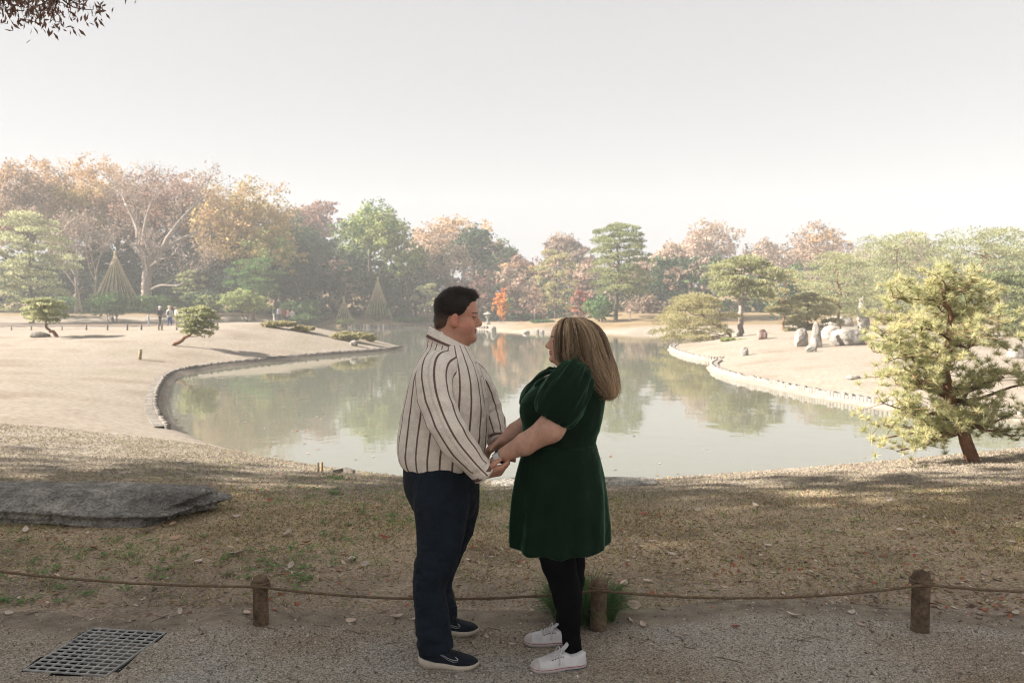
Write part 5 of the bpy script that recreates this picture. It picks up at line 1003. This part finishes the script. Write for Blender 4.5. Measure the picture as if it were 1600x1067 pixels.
        for uu in np.linspace(.86, 1.0, 8):
            for aa in np.linspace(.02, math.pi - .02, 15): V.append(surf(uu, aa, .0022))
        i = np.arange(7)[:, None] * 15 + np.arange(14)[None]; m.add(np.array(V), np.stack([i, i + 15, i + 16, i + 1], -1).reshape(-1, 4)[:, ::-1]); m.build('toe_cap', M['rubber'], root)
    return root

# ------------------------------------------------ the man
def build_man():
    D = 3.77; foot = G(690, 1022); root = thing('person', (foot[0], D, 0), 'person with short dark hair in a striped cream shirt and dark jeans holding hands', 'person')
    F = Field((-.66, 3.38, -.01), (.02, 4.14, 1.84), .0042)
    O = P(712, 493, D); R = roty(.04) @ rotz(.10); s = 1.02; T = head(F, O, R, s, True)
    neck0 = P(699, 548, D); F.add(cone(T((-.022, 0, -.05)), neck0, .066, .075), .03); F.add(cone(neck0, P(695, 600, D), .08, .15), .05)
    F.add(cone(P(694, 600, D), P(694, 720, D), .15, .15), .05)
    sh_n, el_n, wr_n = P(672, 588, 3.58), P(706, 682, 3.47), P(753, 738, 3.53); sh_f, el_f, wr_f = P(730, 586, 3.96), P(764, 650, 4.0), P(776, 692, 3.88)
    for a, b, c in ((sh_n, el_n, wr_n), (sh_f, el_f, wr_f)): F.add(cone(a, b, .062, .048), .03); F.add(cone(b, c, .048, .031), .02)
    for hp, kn, cf, an in ((P(690, 742, 3.68), P(686, 862, 3.60), P(671, 912, 3.585), P(678, 1000, 3.58)), (P(706, 742, 3.87), P(695, 862, 3.93), P(685, 912, 3.95), P(691, 975, 3.96))): F.add(cone(hp, kn, .10, .055), .03); F.add(cone(kn, cf, .055, .042), .02); F.add(cone(cf, an, .042, .036), .02)
    hand(F, wr_n + (.004, .0, -.006), (.93, .12, .16), (-.2, .6, .75), (0, -1, .1), (.5, .62, .66, .62), 1.05, tcurl=.35)
    hand(F, wr_f, (.55, -.35, -.55), (.2, -.5, .6), (.3, 0, 1), (.25, .3, .35, .4), 1.05)
    v, f = F.mesh(); col = skin_colors(v, O, R, s, (.47, .245, .17), (.38, .14, .115), (.03, .02, .016)); q = (v - O) @ R / s
    st = (q[:, 2] < -.05) & (q[:, 2] > -.125) & (q[:, 0] > -.01) & (q[:, 0] < .11); col[st] *= (.88, .86, .88)
    hid = (v[:, 2] < 1.44) & (v[:, 0] < P(742, 740, 3.55)[0]); n0 = len(v); v2, f4, f3 = coarsen(v, f, hid, .022); b = MB();
    _k = np.round(v / .022).astype(np.int64); _k = np.where(hid, _k[:, 0] * 4000003 + _k[:, 1] * 2003 + _k[:, 2], -10 ** 15 - np.arange(n0)); _ix = np.unique(_k, return_index=True)[1]; b.add(v2, f4, col[_ix]); b.f.append(f3); b.build('body', M['skin_m'], root)
    # hair: a shaped cap, then short strands
    hf = Field(O - .17, O + .19, .004); E = lambda c, r, k=.01, A=None: hf.add(ell(T(c), np.array(r) * s, R if A is None else R @ A), k); S = lambda c, r, k=.008, A=None: hf.sub(ell(T(c), np.array(r) * s, R if A is None else R @ A), k)
    E((-.003, 0, .042), (.1025, .0815, .0915)); E((.058, 0, .092), (.044, .054, .024), .014, roty(-.06)); E((.02, 0, .108), (.07, .058, .022), .02); E((-.058, 0, -.028), (.046, .066, .056), .02)
    S((.125, 0, .008), (.092, .14, .068), .006, roty(-.25)); S((.05, 0, -.075), (.078, .14, .078), .006); S((-.02, 0, -.185), (.14, .14, .10), .006)
    hv, hfc = hf.mesh(); n = vnormals(hv, hfc); hv = hv + n * (.0012 * fbm(hv * 90, 2, 5))[:, None]; m = MB(); m.add(hv, hfc, (np.array((.018, .012, .009)) + np.array((.13, .075, .052)) * (sstep(.03, -.055, ((hv - O) @ R / s)[:, 2]) * .8)[:, None]) * (1 + .3 * fbm(hv * 60, 2, 6))[:, None]); hair = m.build('hair', M['hair'], root)
    rng = np.random.default_rng(11); k = rng.integers(0, len(hv), 9000); k = k[rng.random(len(k)) < sstep(-.06, .03, ((hv[k] - O) @ R / s)[:, 2]) + .12]; pb = hv[k]; lq = (pb - O) @ R / s; flow = np.stack([np.where(lq[:, 2] > .085, .75, -.35), 0 * k, np.where(lq[:, 2] > .085, .12, -.75)], -1) @ R.T; dd = unit(flow + n[k] * .32 + .2 * rng.normal(size=(len(k), 3))); m = MB(); blades(m, pb - n[k] * .002, pb + dd * (rng.uniform(.007, .015, len(k)) * np.where(lq[:, 2] > .07, 1.35, .7))[:, None], .0013, np.array((.028, .019, .014)) * rng.uniform(.5, 2.8, (len(k), 1))); m.build('strand', M['hair'], hair, smooth=False)
    # shirt
    rw = rows_px([(729, 637, 742, .172), (722, 630, 747, .18), (708, 625, 753, .186), (680, 625, 759, .19), (640, 632, 762, .195), (605, 642, 757, .202), (585, 648, 752, .20), (570, 655, 746, .18), (557, 661, 739, .145), (547, 668, 733, .105), (541, 673, 729, .088)], D); ang = -.22
    fl = Field((-.70, 3.48, .92), (.02, 4.06, 1.58), .0052); fl.add(loft(rw, ang, n=2.25), 0); fl.add(cone(P(701, 556, D), P(692, 534, D), .088, .074), .03); v, f = fl.mesh(); nn = vnormals(v, f); zt = v[:, 2]
    low = sstep(1.25, 1.0, zt); v = v + nn * (.009 * (1 - 2 * np.abs(fbm(v * np.array((5, 5, 2.2)), 3, 21))) + .011 * low * (1 - 2 * np.abs(fbm(v * np.array((9, 9, 5)), 3, 23))) + .003 * fbm(v * 16, 2, 22))[:, None]
    zz, cx = np.array(sorted((r[0], r[1]) for r in rw)).T; X = (v[:, 0] - np.interp(v[:, 2], zz, cx)); Y = v[:, 1] - D; th = np.arctan2(-(X * math.sin(ang)) + Y * math.cos(ang), X * math.cos(ang) + Y * math.sin(ang)); th = (th + math.pi * 1.5) % (2 * math.pi)
    m = MB(); m.add(v, f, attr=th * .208 / .062 + .02 * fbm(v * 6, 2, 3)); shirt = m.build('shirt', M['shirt'], root)
    def fold_near(t, th): return (.085 * (.5 - np.abs(np.sin(math.pi * (t * 7 + .35 * np.sin(th))))) * np.exp(-((t - .55) / .2) ** 2) + .09 * (.5 - np.abs(np.sin(math.pi * (t * 9 + .3 * np.sin(2 * th + 1))))) * np.exp(-((t - .92) / .1) ** 2) + .03 * np.sin(3 * th + 9 * t) * (t > .1) + .06 * vnoise(np.stack(np.broadcast_arrays(np.cos(th) * 1.3, np.sin(th) * 1.3, t * 7), -1), 31))
    def sleeve(path, rad, seed, wrist):
        v, f, th, t = swept(path, rad, 44, 70, fold_near, seed); m = MB(); m.add(v, f, attr=(th / (2 * math.pi) * 9.0) + .0); sl = m.build('sleeve', M['shirt'], shirt)
        p = spline(np.asarray(path), 70); ax = unit(p[-1] - p[-4]); c = np.array([p[-1] - ax * .052, p[-1] - ax * .03, p[-1] + ax * .004, p[-1] + ax * .010, p[-1] + ax * .006, p[-1] - ax * .02]); rr = np.array([1.02, 1.05, 1.04, .98, .9, .85]) * rad[-1]
        v, f = tube(c, rr, 40, cap=False); v = v + .003 * fbm(v * 22, 2, seed)[:, None]; m = MB(); m.add(v, f, attr=np.repeat(np.array([.2, .35, .62, .9, 1.0, 1.1]), 40)); m.build('cuff', M['shirt'], shirt)
    sleeve([P(697, 568, 3.68), P(680, 584, 3.585), P(683, 625, 3.53), P(703, 676, 3.475), P(732, 714, 3.50), P(755, 738, 3.53)], [.072, .092, .090, .086, .083, .079, .074, .062, .057], 41, wr_n)
    sleeve([P(722, 572, 3.87), P(738, 590, 3.96), P(752, 618, 4.0), P(765, 650, 4.0), P(773, 675, 3.93), P(777, 690, 3.885)], [.07, .085, .085, .08, .076, .07, .058, .05], 42, wr_f)
    # collar
    th = np.linspace(-2.85, 2.85, 60) + math.pi; m = MB(); V = []; C0 = P(702, 541, D); 
    for (dz, k, drop) in [(-.012, .93, .05), (.018, .97, 0), (.030, 1.0, 0), (.028, 1.06, 0), (.004, 1.17, .006), (-.014, 1.27, .016)]:
        r = .083 * k; fr = np.cos(th - 0.0); V.append(np.stack([C0[0] + r * 1.12 * np.cos(th + math.pi) , C0[1] + r * .95 * np.sin(th + math.pi), C0[2] + dz + .032 - .052 * (np.cos(th + math.pi) + .2) - drop * (1 - np.cos(th + math.pi)) / 2], -1))
    V = np.concatenate(V); i = np.arange(5)[:, None] * 60 + np.arange(59)[None]; m.add(V, np.stack([i, i + 1, i + 61, i + 60], -1).reshape(-1, 4), attr=np.repeat([.0, .1, .2, .25, .34, .62], 60)); m.build('collar', M['shirt'], shirt)
    # placket with buttons
    sp = spline(np.asarray(sorted(rw)), 80)[6:70]; m = MB(); V = []
    def front(r, a, o): x = (r[3] + o) * math.cos(a); y = (r[4] + o) * math.sin(a); ca, sa = math.cos(ang), math.sin(ang); return (r[1] + x * ca - y * sa, r[2] + x * sa + y * ca, r[0])
    for r in sp: V += [front(r, a, .009) for a in (-.02, -.10, -.18)]
    V = np.array(V); i = np.arange(len(sp) - 1)[:, None] * 3 + np.arange(2)[None]; m.add(V, np.stack([i, i + 1, i + 4, i + 3], -1).reshape(-1, 4)[:, ::-1], attr=np.tile([.62, .8, .97], len(sp))); m.build('placket', M['shirt'], shirt)
    for k in (8, 19, 30, 41, 52): c0 = np.array(front(sp[k], -.10, .009)); o = unit(np.array((math.cos(ang - .1), math.sin(ang - .1), 0))); m = MB(); addtube(m, np.array([c0, c0 + o * .004]), .0055, 10); m.build('button', M['rubber'], shirt)
    # jeans
    jf = Field((-.70, 3.40, .08), (.02, 4.12, 1.0), .007)
    jf.add(loft(rows_px([(715, 634, 744, .18), (735, 632, 746, .185), (760, 633, 748, .188), (785, 642, 746, .175), (805, 652, 738, .14)], D), ang), 0)
    def leg(pts, rad): 
        p = spline(np.array(pts), 24); r = np.interp(np.linspace(0, 1, 24), np.linspace(0, 1, len(rad)), rad)
        for a in range(23): jf.add(cone(p[a], p[a + 1], r[a], r[a + 1]), .012)
    leg([P(689, 755, 3.675), P(690, 800, 3.645), P(685, 862, 3.605), P(671, 912, 3.585), P(675, 960, 3.58), P(680, 1008, 3.58)], [.128, .122, .088, .067, .070, .070])
    leg([P(708, 755, 3.87), P(708, 800, 3.89), P(694, 862, 3.93), P(684, 912, 3.95), P(689, 950, 3.955), P(693, 980, 3.96)], [.128, .118, .086, .066, .067, .068])
    v, f = jf.mesh(); knee = np.exp(-((v[:, 2] - .50) / .10) ** 2) + 1.2 * sstep(.32, .14, v[:, 2]); v = cloth(v, f, .006, (6, 6, 3), 51); v = cloth(v, f, .010, (6, 6, 16), 52, knee); m = MB(); m.add(v, f); jeans = m.build('jeans', M['denim'], root)
    for (x, y) in [(688, 738), (686, 757)]: c0 = P(x, y, 3.585); m = MB(); addtube(m, np.array([c0, c0 - (0, .004, 0)]), .004, 8); m.build('rivet', M['gold'], jeans)
    shoe(root, G(655, 1043), G(748, 1047), 'runner', True); shoe(root, G(662, 994), G(748, 995), 'runner', False)
build_man()

# ------------------------------------------------ the woman
def build_woman():
    D = 3.67; root = thing('person', (P(880, 1030, D)[0], D, 0), 'person with long light brown hair in a short dark green velvet dress and white sneakers', 'person')
    F = Field((-.14, 3.36, -.01), (.50, 4.02, 1.68), .0042); O = P(890, 534, D); R = rotz(math.pi) @ roty(-.12) @ rotz(.08); s = .885; T = head(F, O, R, s, False)
    F.add(cone(T((-.02, 0, -.05)), P(899, 582, D), .05, .055), .025); F.add(cone(P(899, 585, D), P(893, 640, D), .075, .12), .05); F.add(cone(P(893, 640, D), P(880, 730, D), .12, .14), .05); F.add(ell(P(868, 600, D), (.07, .13, .05)), .04)
    wr_n, wr_f = P(779, 714, 3.575), P(786, 688, 3.785)
    for a, b, mid, c, rr in ((P(897, 612, 3.52), P(860, 669, 3.455), P(820, 694, 3.505), wr_n, (.066, .061, .049, .029)), (P(868, 612, 3.84), P(835, 655, 3.87), P(806, 675, 3.83), wr_f, (.064, .055, .046, .029))):
        F.add(cone(a, b, rr[0], rr[1]), .03); F.add(cone(b, mid, rr[1] * .98, rr[2]), .03); F.add(cone(mid, c, rr[2], rr[3]), .02)
    for pts, rad in (([P(868, 800, 3.6), P(873, 880, 3.58), P(884, 925, 3.57), P(894, 1008, 3.57), P(900, 1032, 3.565)], (.085, .06, .052, .03, .03)), ([P(885, 800, 3.76), P(890, 880, 3.79), P(892, 912, 3.80), P(882, 985, 3.81), P(884, 1000, 3.81)], (.085, .06, .048, .03, .03))):
        for k in range(4): F.add(cone(pts[k], pts[k + 1], rad[k], rad[k + 1]), .02)
    hand(F, wr_n, (-.80, .12, -.62), (-.35, .1, -.8), (0, 1, .2), (.12, .16, .2, .25), .95, tcurl=.4)
    hand(F, wr_f, (-.80, -.12, -.55), (-.3, -.35, -.85), (0, -1, .3), (.16, .2, .26, .3), .93, splay=.25)
    v, f = F.mesh(); hid = (v[:, 2] < .64) | ((v[:, 0] > P(892, 600, 3.6)[0]) & (v[:, 2] < 1.36)); _k = np.round(v / .022).astype(np.int64); _k = np.where(hid, _k[:, 0] * 4000003 + _k[:, 1] * 2003 + _k[:, 2], -10 ** 15 - np.arange(len(v))); _ix = np.unique(_k, return_index=True)[1]; _, f4, f3 = coarsen(v, f, hid, .022); v = v[_ix]
    m = MB(); m.add(v, f4, skin_colors(v, O, R, s, (.54, .315, .23), (.44, .14, .13), (.04, .025, .02))); m.f.append(f3); m.build('body', M['skin_m'], root)
    m = MB(); c = T((.099, 0, -.069)); m.add(*(lambda b: (b[0], b[1]))(box(c, np.array((.008, .03, .005)) * s, R))); m.build('teeth', M['dial'], root)
    # dress
    rw = rows_px([(868, 796, 949, .215), (845, 795, 950, .214), (795, 798, 949, .205), (750, 804, 945, .195), (715, 813, 937, .178), (696, 820, 930, .165), (688, 821, 929, .163), (670, 817, 936, .17), (640, 816, 944, .175), (618, 823, 945, .18), (603, 834, 942, .175), (592, 848, 936, .15), (585, 862, 930, .12)], D)
    def fold(th, z): a = np.clip((1.04 - z) / .45, 0, 1); return 1 + a * (.065 * (.6 - np.abs(np.sin(4 * th + .6 * np.sin(z * 5)))) + .035 * np.sin(11 * th + 2))
    g = Field((-.10, 3.36, .50), (.52, 3.98, 1.42), .006); g.add(loft(rw, 0.08, mod=fold), 0); g.add(ell(P(842, 640, 3.60), (.085, .085, .085)), .05); g.add(ell(P(846, 642, 3.76), (.085, .085, .085)), .05)
    sl = g.F; xa = g.ax[0][:, None, None]; ya = g.ax[1][None, :, None]; za = g.ax[2][None, None, :]; xc = P(872, 860, D)[0]; hem = P(872, 851, D)[2] + .010 * np.clip(np.abs(xa - xc) / .22, 0, 1) ** 2 + .003 * np.sin(9 * np.arctan2(ya - D, xa - xc)); g.F = np.maximum(sl, (hem - za).astype(np.float32))
    neck = ell(P(868, 583, D), (.06, .07, .055)); g.sub(neck, .02)
    v, f = g.mesh(); up = sstep(1.0, 1.1, v[:, 2]); v = cloth(v, f, .0035, (6, 6, 4), 61); v = cloth(v, f, .004, (9, 9, 14), 62, np.exp(-((v[:, 2] - 1.06) / .07) ** 2)); m = MB(); m.add(v, f); dress = m.build('dress', M['velvet'], root)
    def puff(path, rad, seed):
        def fd(t, th): return (.24 * (.45 - np.abs(np.sin(5.5 * th + 1.2 * np.sin(5 * t)))) + .13 * (.5 - np.abs(np.sin(9.5 * th + 3 * t + 1)))) * (np.exp(-((t - .1) / .38) ** 2) + .5 * np.exp(-((t - .95) / .15) ** 2)) + .06 * vnoise(np.stack(np.broadcast_arrays(np.cos(th) * 1.5, np.sin(th) * 1.5, t * 3), -1), seed)
        v, f, th, t = swept(path, rad, 80, 44, fd, seed); c = v.reshape(44, 80, 3); v2 = np.concatenate([v, c[-1] * .55 + c[-1].mean(0) * .45 + (0, 0, .02), c[0] * .3 + c[0].mean(0) * .7]); k = np.arange(80); k2 = (k + 1) % 80; e = 43 * 80
        f = np.concatenate([f, np.stack([e + k, e + k2, 44 * 80 + k2, 44 * 80 + k], 1), np.stack([k2, k, 45 * 80 + k, 45 * 80 + k2], 1)]); m = MB(); m.add(v2, f); m.build('puff_sleeve', M['velvet'], dress)
    puff([P(906, 583, 3.58), P(897, 592, 3.535), P(882, 618, 3.485), P(868, 645, 3.47), P(862, 656, 3.468)], [.055, .088, .108, .114, .112, .099, .080], 71)
    puff([P(878, 585, 3.78), P(868, 598, 3.82), P(852, 620, 3.86), P(842, 642, 3.87), P(838, 650, 3.87)], [.04, .075, .10, .115, .115, .10, .078], 72)
    m = MB(); v, f = tube(spline(np.array([P(838, 604, 3.60), P(846, 596, 3.62), P(856, 590, 3.64), P(866, 588, 3.66)]), 12), [.012, .016, .016, .014, .012, .011, .010, .010, .009, .008, .008, .006], 8, cap=False); m.add(v, f); m.build('neckline_trim', M['velvet'], dress)
    zs_ = spline(np.asarray(sorted(rw)), 160); k_ = int(np.argmin(np.abs(zs_[:, 0] - P(870, 692, D)[2]))); r_ = zs_[k_]; th_ = np.linspace(0, 6.2832, 72); m = MB(); v, f = tube(np.stack([r_[1] + (r_[3] + .004) * np.cos(th_ + .08), r_[2] + (r_[4] + .004) * np.sin(th_ + .08), r_[0] + .004 * np.sin(2 * th_)], -1), .0042, 8, cap=False); m.add(v, f); m.build('waist_seam', M['velvet'], dress)
    # tights
    tf = Field((.02, 3.42, .06), (.42, 3.94, .80), .008)
    for pts, rad in (([P(868, 815, 3.6), P(868, 850, 3.59), P(873, 880, 3.58), P(882, 912, 3.57), P(887, 935, 3.57), P(890, 965, 3.57), P(893, 1002, 3.57), P(900, 1030, 3.565)], (.105, .094, .079, .068, .065, .053, .040, .040)), ([P(885, 815, 3.76), P(887, 850, 3.77), P(890, 880, 3.79), P(893, 905, 3.80), P(890, 930, 3.80), P(885, 965, 3.81), P(880, 990, 3.81), P(884, 1003, 3.81)], (.105, .09, .074, .062, .058, .048, .038, .038))):
        for k in range(7): tf.add(cone(pts[k], pts[k + 1], rad[k], rad[k + 1]), .02)
    v, f = tf.mesh(); m = MB(); m.add(v, f); m.build('tights', M['tights'], root)
    # hair
    hr = np.array(rows_px([(495.5, 889, 899, .012), (498, 880, 910, .045), (503, 873, 921, .07), (512, 868.5, 932, .086), (525, 866, 941, .096), (543, 865, 947.5, .102), (556, 866, 951, .104), (566, 872, 954, .105), (577, 884, 957, .105), (592, 899, 959, .104), (606, 917, 960, .098), (616, 931, 958, .08), (623, 941, 953, .045)], D)); hs_ = spline(hr, 80); na = 84; th = np.linspace(0, 2 * math.pi, na, endpoint=False)
    def hp(t, a, o=0.0):
        r = np.stack([np.interp(t, np.linspace(0, 1, 80), hs_[:, k]) for k in range(5)], -1); c, sn = np.cos(a), np.sin(a); e = 2 / 2.5
        return np.stack([r[:, 1] + (r[:, 3] + o) * np.sign(c) * np.abs(c) ** e, r[:, 2] - .012 + (r[:, 4] + o) * np.sign(sn) * np.abs(sn) ** e, r[:, 0]], -1)
    tt = np.linspace(0, 1, 80); V = np.stack([hp(tt, np.full(80, a)) for a in th], 1); gro = 1 + .0 * V[..., :1]; V = V.reshape(-1, 3); nr = unit(V - np.repeat(hs_[:, [1, 2, 0]], na, 0)); V = V - nr * .004 + nr * (.004 * np.sin(np.tile(th, 80) * 36 + 3 * np.repeat(tt, na)))[:, None]
    i = np.arange(79)[:, None] * na + np.arange(na)[None]; j = np.arange(79)[:, None] * na + (np.arange(na)[None] + 1) % na; f = np.stack([i, i + na, j + na, j], -1).reshape(-1, 4)
    cf = V[f].mean(1); x1 = P(880, 530, D)[0]; face = (np.abs(cf[:, 1] - D) < .062) & (cf[:, 0] < x1) & (cf[:, 2] < P(880, 513, D)[2]); f = f[~face]
    base = np.array((.15, .095, .06)); m = MB(); m.add(V - nr * .006, f[:, ::-1], base * (1 + .35 * np.sin(np.tile(th, 80) * 30))[:, None]); hair = m.build('hair', M['hair'], root)
    rng = np.random.default_rng(5); m = MB(); npt = 10
    for cl in range(190):
        ac = rng.uniform(0, 2 * math.pi); ph = rng.random() * 6.28; fq = rng.uniform(5, 11); wv = rng.uniform(.05, .2); te = rng.uniform(.80, 1.01); ton = rng.random() ** .85; lift = rng.uniform(-.002, .012)
        for k in range(24):
            fly = rng.random() < .10; a0 = ac + rng.normal(0, .075); t0 = rng.uniform(.015, .2) if rng.random() < .85 else rng.uniform(.2, .5); t = np.linspace(t0, min(1, te + rng.normal(0, .025)), npt)
            aa = a0 + (ac - a0) * .75 * t ** 2 + wv * np.sin(t * fq + ph) * t; o = lift + rng.normal(0, .003) + .003 * np.sin(9 * t + ph) * t ** 1.5 + (.012 * t * rng.random() if fly else 0); p = hp(t, aa, o)
            p = p + np.outer(t ** 2, rng.normal(0, 1, 3) * np.array((.005, .005, .004)) * (4 if fly else 1))
            fr = (np.abs(p[:, 1] - D) < .058) & (p[:, 0] < x1) & (p[:, 2] < P(880, 514, D)[2])
            if fr.any():
                c = int(np.argmax(fr))
                if c < 5: continue
                p = p[:c]
            tone = np.clip(ton + rng.normal(0, .15), 0, 1); g1 = np.array((.13, .08, .05)) * (1 - tone) + np.array((.74, .55, .36)) * tone; q = np.linspace(0, 1, len(p))[:, None]; cc = g1 * (.65 + .6 * q)
            v, f = tube(p, np.linspace(.0013, .0006, len(p)) * (.7 if fly else 1.15), 3, cap=False); m.add(v, f, np.repeat(cc, 3, 0))
    m.build('strand', M['hair'], hair)
    shoe(root, G(915, 1046), G(829, 1054), 'canvas', True); shoe(root, G(903, 1010), G(819, 1011), 'canvas', False)
    # watch and ring
    a = unit(wr_n - P(820, 694, 3.505)); c0 = wr_n - a * .014; w = thing('wristwatch', c0, 'wristwatch with square pale dial and black strap on the wrist of the green dress wearer', 'watch'); sd_ = unit(np.cross(a, (0, 1.0, 0))); u2 = np.cross(a, sd_); th = np.linspace(0, 6.283, 33)
    m = MB(); V = []
    for off, r in ((-.009, .0335), (-.009, .036), (.009, .035), (.009, .0325)): V.append(c0 + a * off + np.outer(np.cos(th), sd_) * r + np.outer(np.sin(th), u2) * r)
    V = np.concatenate(V); i = np.arange(3)[:, None] * 33 + np.arange(32)[None]; m.add(V, np.stack([i, i + 1, i + 34, i + 33], -1).reshape(-1, 4)); m.build('strap', M['strap'], w)
    nrm = unit(np.array((-.15, -1, .30)) - a * (np.array((-.15, -1, .30)) @ a)); fx = np.stack([a, np.cross(nrm, a), nrm], 1); m = MB(); v, f = box(c0 + nrm * .037, (.034, .032, .010), fx); m.add(v, f); m.build('case', M['steel'], w, smooth=False); m = MB(); v, f = box(c0 + nrm * .0425, (.028, .026, .003), fx); m.add(v, f); m.build('dial', M['dial'], w, smooth=False)
build_woman()

# ---------------------------------------------------------------- visitors on the far path
def visitor(label, px, hpx, d, top, leg, hairc, seed, face=0.0, hat=None, hh=1.68, pack=None, stride=.12):
    X = P(px, 500, d)[0]; g = Hs(X, d) + .03; s = hh / 1.7; R = rotz(face); J = lambda x, y, z: np.array((X, d, g)) + s * (R @ np.array((x, y, z))); F = Field(np.array((X - .5, d - .5, g - .02)), np.array((X + .5, d + .5, g + 1.8 * s)), .03)
    parts = [(J(0, 0, 1.36), J(0, 0, .95), .15, .14), (J(0, -.14, 1.38), J(0, .14, 1.38), .075, .075), (J(.02, -.2, 1.36), J(.0, -.25, 1.08), .055, .045), (J(.0, -.25, 1.08), J(.14, -.2, .92), .043, .035), (J(.02, .2, 1.36), J(.0, .25, 1.08), .055, .045), (J(0, .25, 1.08), J(.10, .22, .88), .043, .035),
        (J(0, -.08, .92), J(stride * .6, -.09, .5), .09, .065), (J(stride * .6, -.09, .5), J(stride, -.09, .06), .065, .045), (J(stride, -.09, .05), J(stride + .14, -.09, .03), .045, .035), (J(0, .08, .92), J(-stride * .3, .09, .5), .09, .065), (J(-stride * .3, .09, .5), J(-stride, .09, .06), .065, .045), (J(-stride, .09, .05), J(-stride + .14, .09, .03), .045, .035), (J(0, 0, 1.4), J(.02, 0, 1.53), .055, .05)]
    for a, b, ra, rb in parts: F.add(cone(a, b, ra * s, rb * s), .03)
    F.add(ell(J(.02, 0, 1.59), np.array((.10, .08, .12)) * s), .02)
    if hat: F.add(ell(J(.02, 0, 1.68), np.array((.17, .17, .03)) * s), .02); F.add(ell(J(.02, 0, 1.71), np.array((.10, .10, .06)) * s), .02)
    if pack: F.add(ell(J(-.19, 0, 1.2), np.array((.10, .14, .2)) * s), .02)
    v, f = F.mesh(); q = (v - np.array((X, d, g))) @ R / s; c = np.tile(np.array(top), (len(v), 1)); c[q[:, 2] < .93] = leg; c[q[:, 2] < .08] = (.03, .03, .03); c[(q[:, 2] > 1.46)] = (.42, .27, .2); c[(q[:, 2] > 1.62) | ((q[:, 2] > 1.5) & (q[:, 0] < -.02))] = hairc if not hat else hat; arm = (np.abs(q[:, 1]) > .17) & (q[:, 2] < 1.0) & (q[:, 2] > .8); c[arm] = (.42, .27, .2)
    if pack: c[(q[:, 0] < -.15) & (q[:, 2] > 1.0) & (q[:, 2] < 1.42)] = pack
    m = MB(); m.add(v, f, c); tag(m.build('person', M['far_body']), label, 'person', 'visitors on the far path')
visitor('distant person in a straw hat, grey shirt and blue jeans walking on the far path', 265, 36, 58, (.42, .42, .42), (.03, .06, .16), (.1, .08, .06), 1, face=1.4, hat=(.5, .4, .28), pack=(.12, .14, .13))
visitor('distant person in a long dark coat and white hat near the straw hatted walker', 250, 34, 63, (.02, .022, .03), (.02, .02, .025), (.1, .08, .06), 2, face=-.4, hat=(.6, .6, .6))
visitor('distant person in a white top beyond the straw hatted walker', 276, 34, 64, (.6, .58, .55), (.25, .22, .2), (.12, .08, .05), 3, face=.8)
visitor('distant small child in pale blue beside the dark coated person', 232, 18, 68, (.35, .42, .52), (.3, .35, .42), (.1, .08, .06), 4, hh=1.05)
visitor('distant person in pale grey half hidden by the leaning pine', 289, 30, 72, (.45, .46, .5), (.1, .1, .12), (.1, .08, .06), 5)
for k, (x, tp_, lg, lb) in enumerate([(428, (.05, .06, .07), (.55, .5, .46), 'distant person in dark jacket and pale trousers by the low hedge'), (435, (.5, .52, .55), (.1, .1, .14), 'distant person in pale blue grey jacket by the low hedge'), (442, (.35, .08, .07), (.1, .08, .08), 'distant person in a red jacket by the low hedge'), (450, (.45, .22, .2), (.12, .1, .1), 'distant person in a pink top by the low hedge'), (457, (.6, .58, .56), (.3, .28, .26), 'distant person in a white jacket by the low hedge')]): visitor(lb, x, 22, 83 + k % 3, tp_, lg, (.05, .04, .035), 10 + k, face=k * 1.3)
# ---------------------------------------------------------------- the pale air over the garden
v, f = box((0, 50, 14.5), (430, 330, 35)); hz = MB(); hz.add(v, f)
hm = bpy.data.materials.new('pale_haze'); hm.use_nodes = True; t = hm.node_tree; t.nodes.clear()
pv = t.nodes.new('ShaderNodeVolumePrincipled'); pv.inputs['Color'].default_value = (.90, .925, .94, 1); pv.inputs['Density'].default_value = 0.0017; pv.inputs['Anisotropy'].default_value = 0.0
ou = t.nodes.new('ShaderNodeOutputMaterial'); t.links.new(pv.outputs[0], ou.inputs['Volume'])
haze = tag(hz.build('haze', hm), 'pale autumn haze over the pond and far trees', kind='stuff')
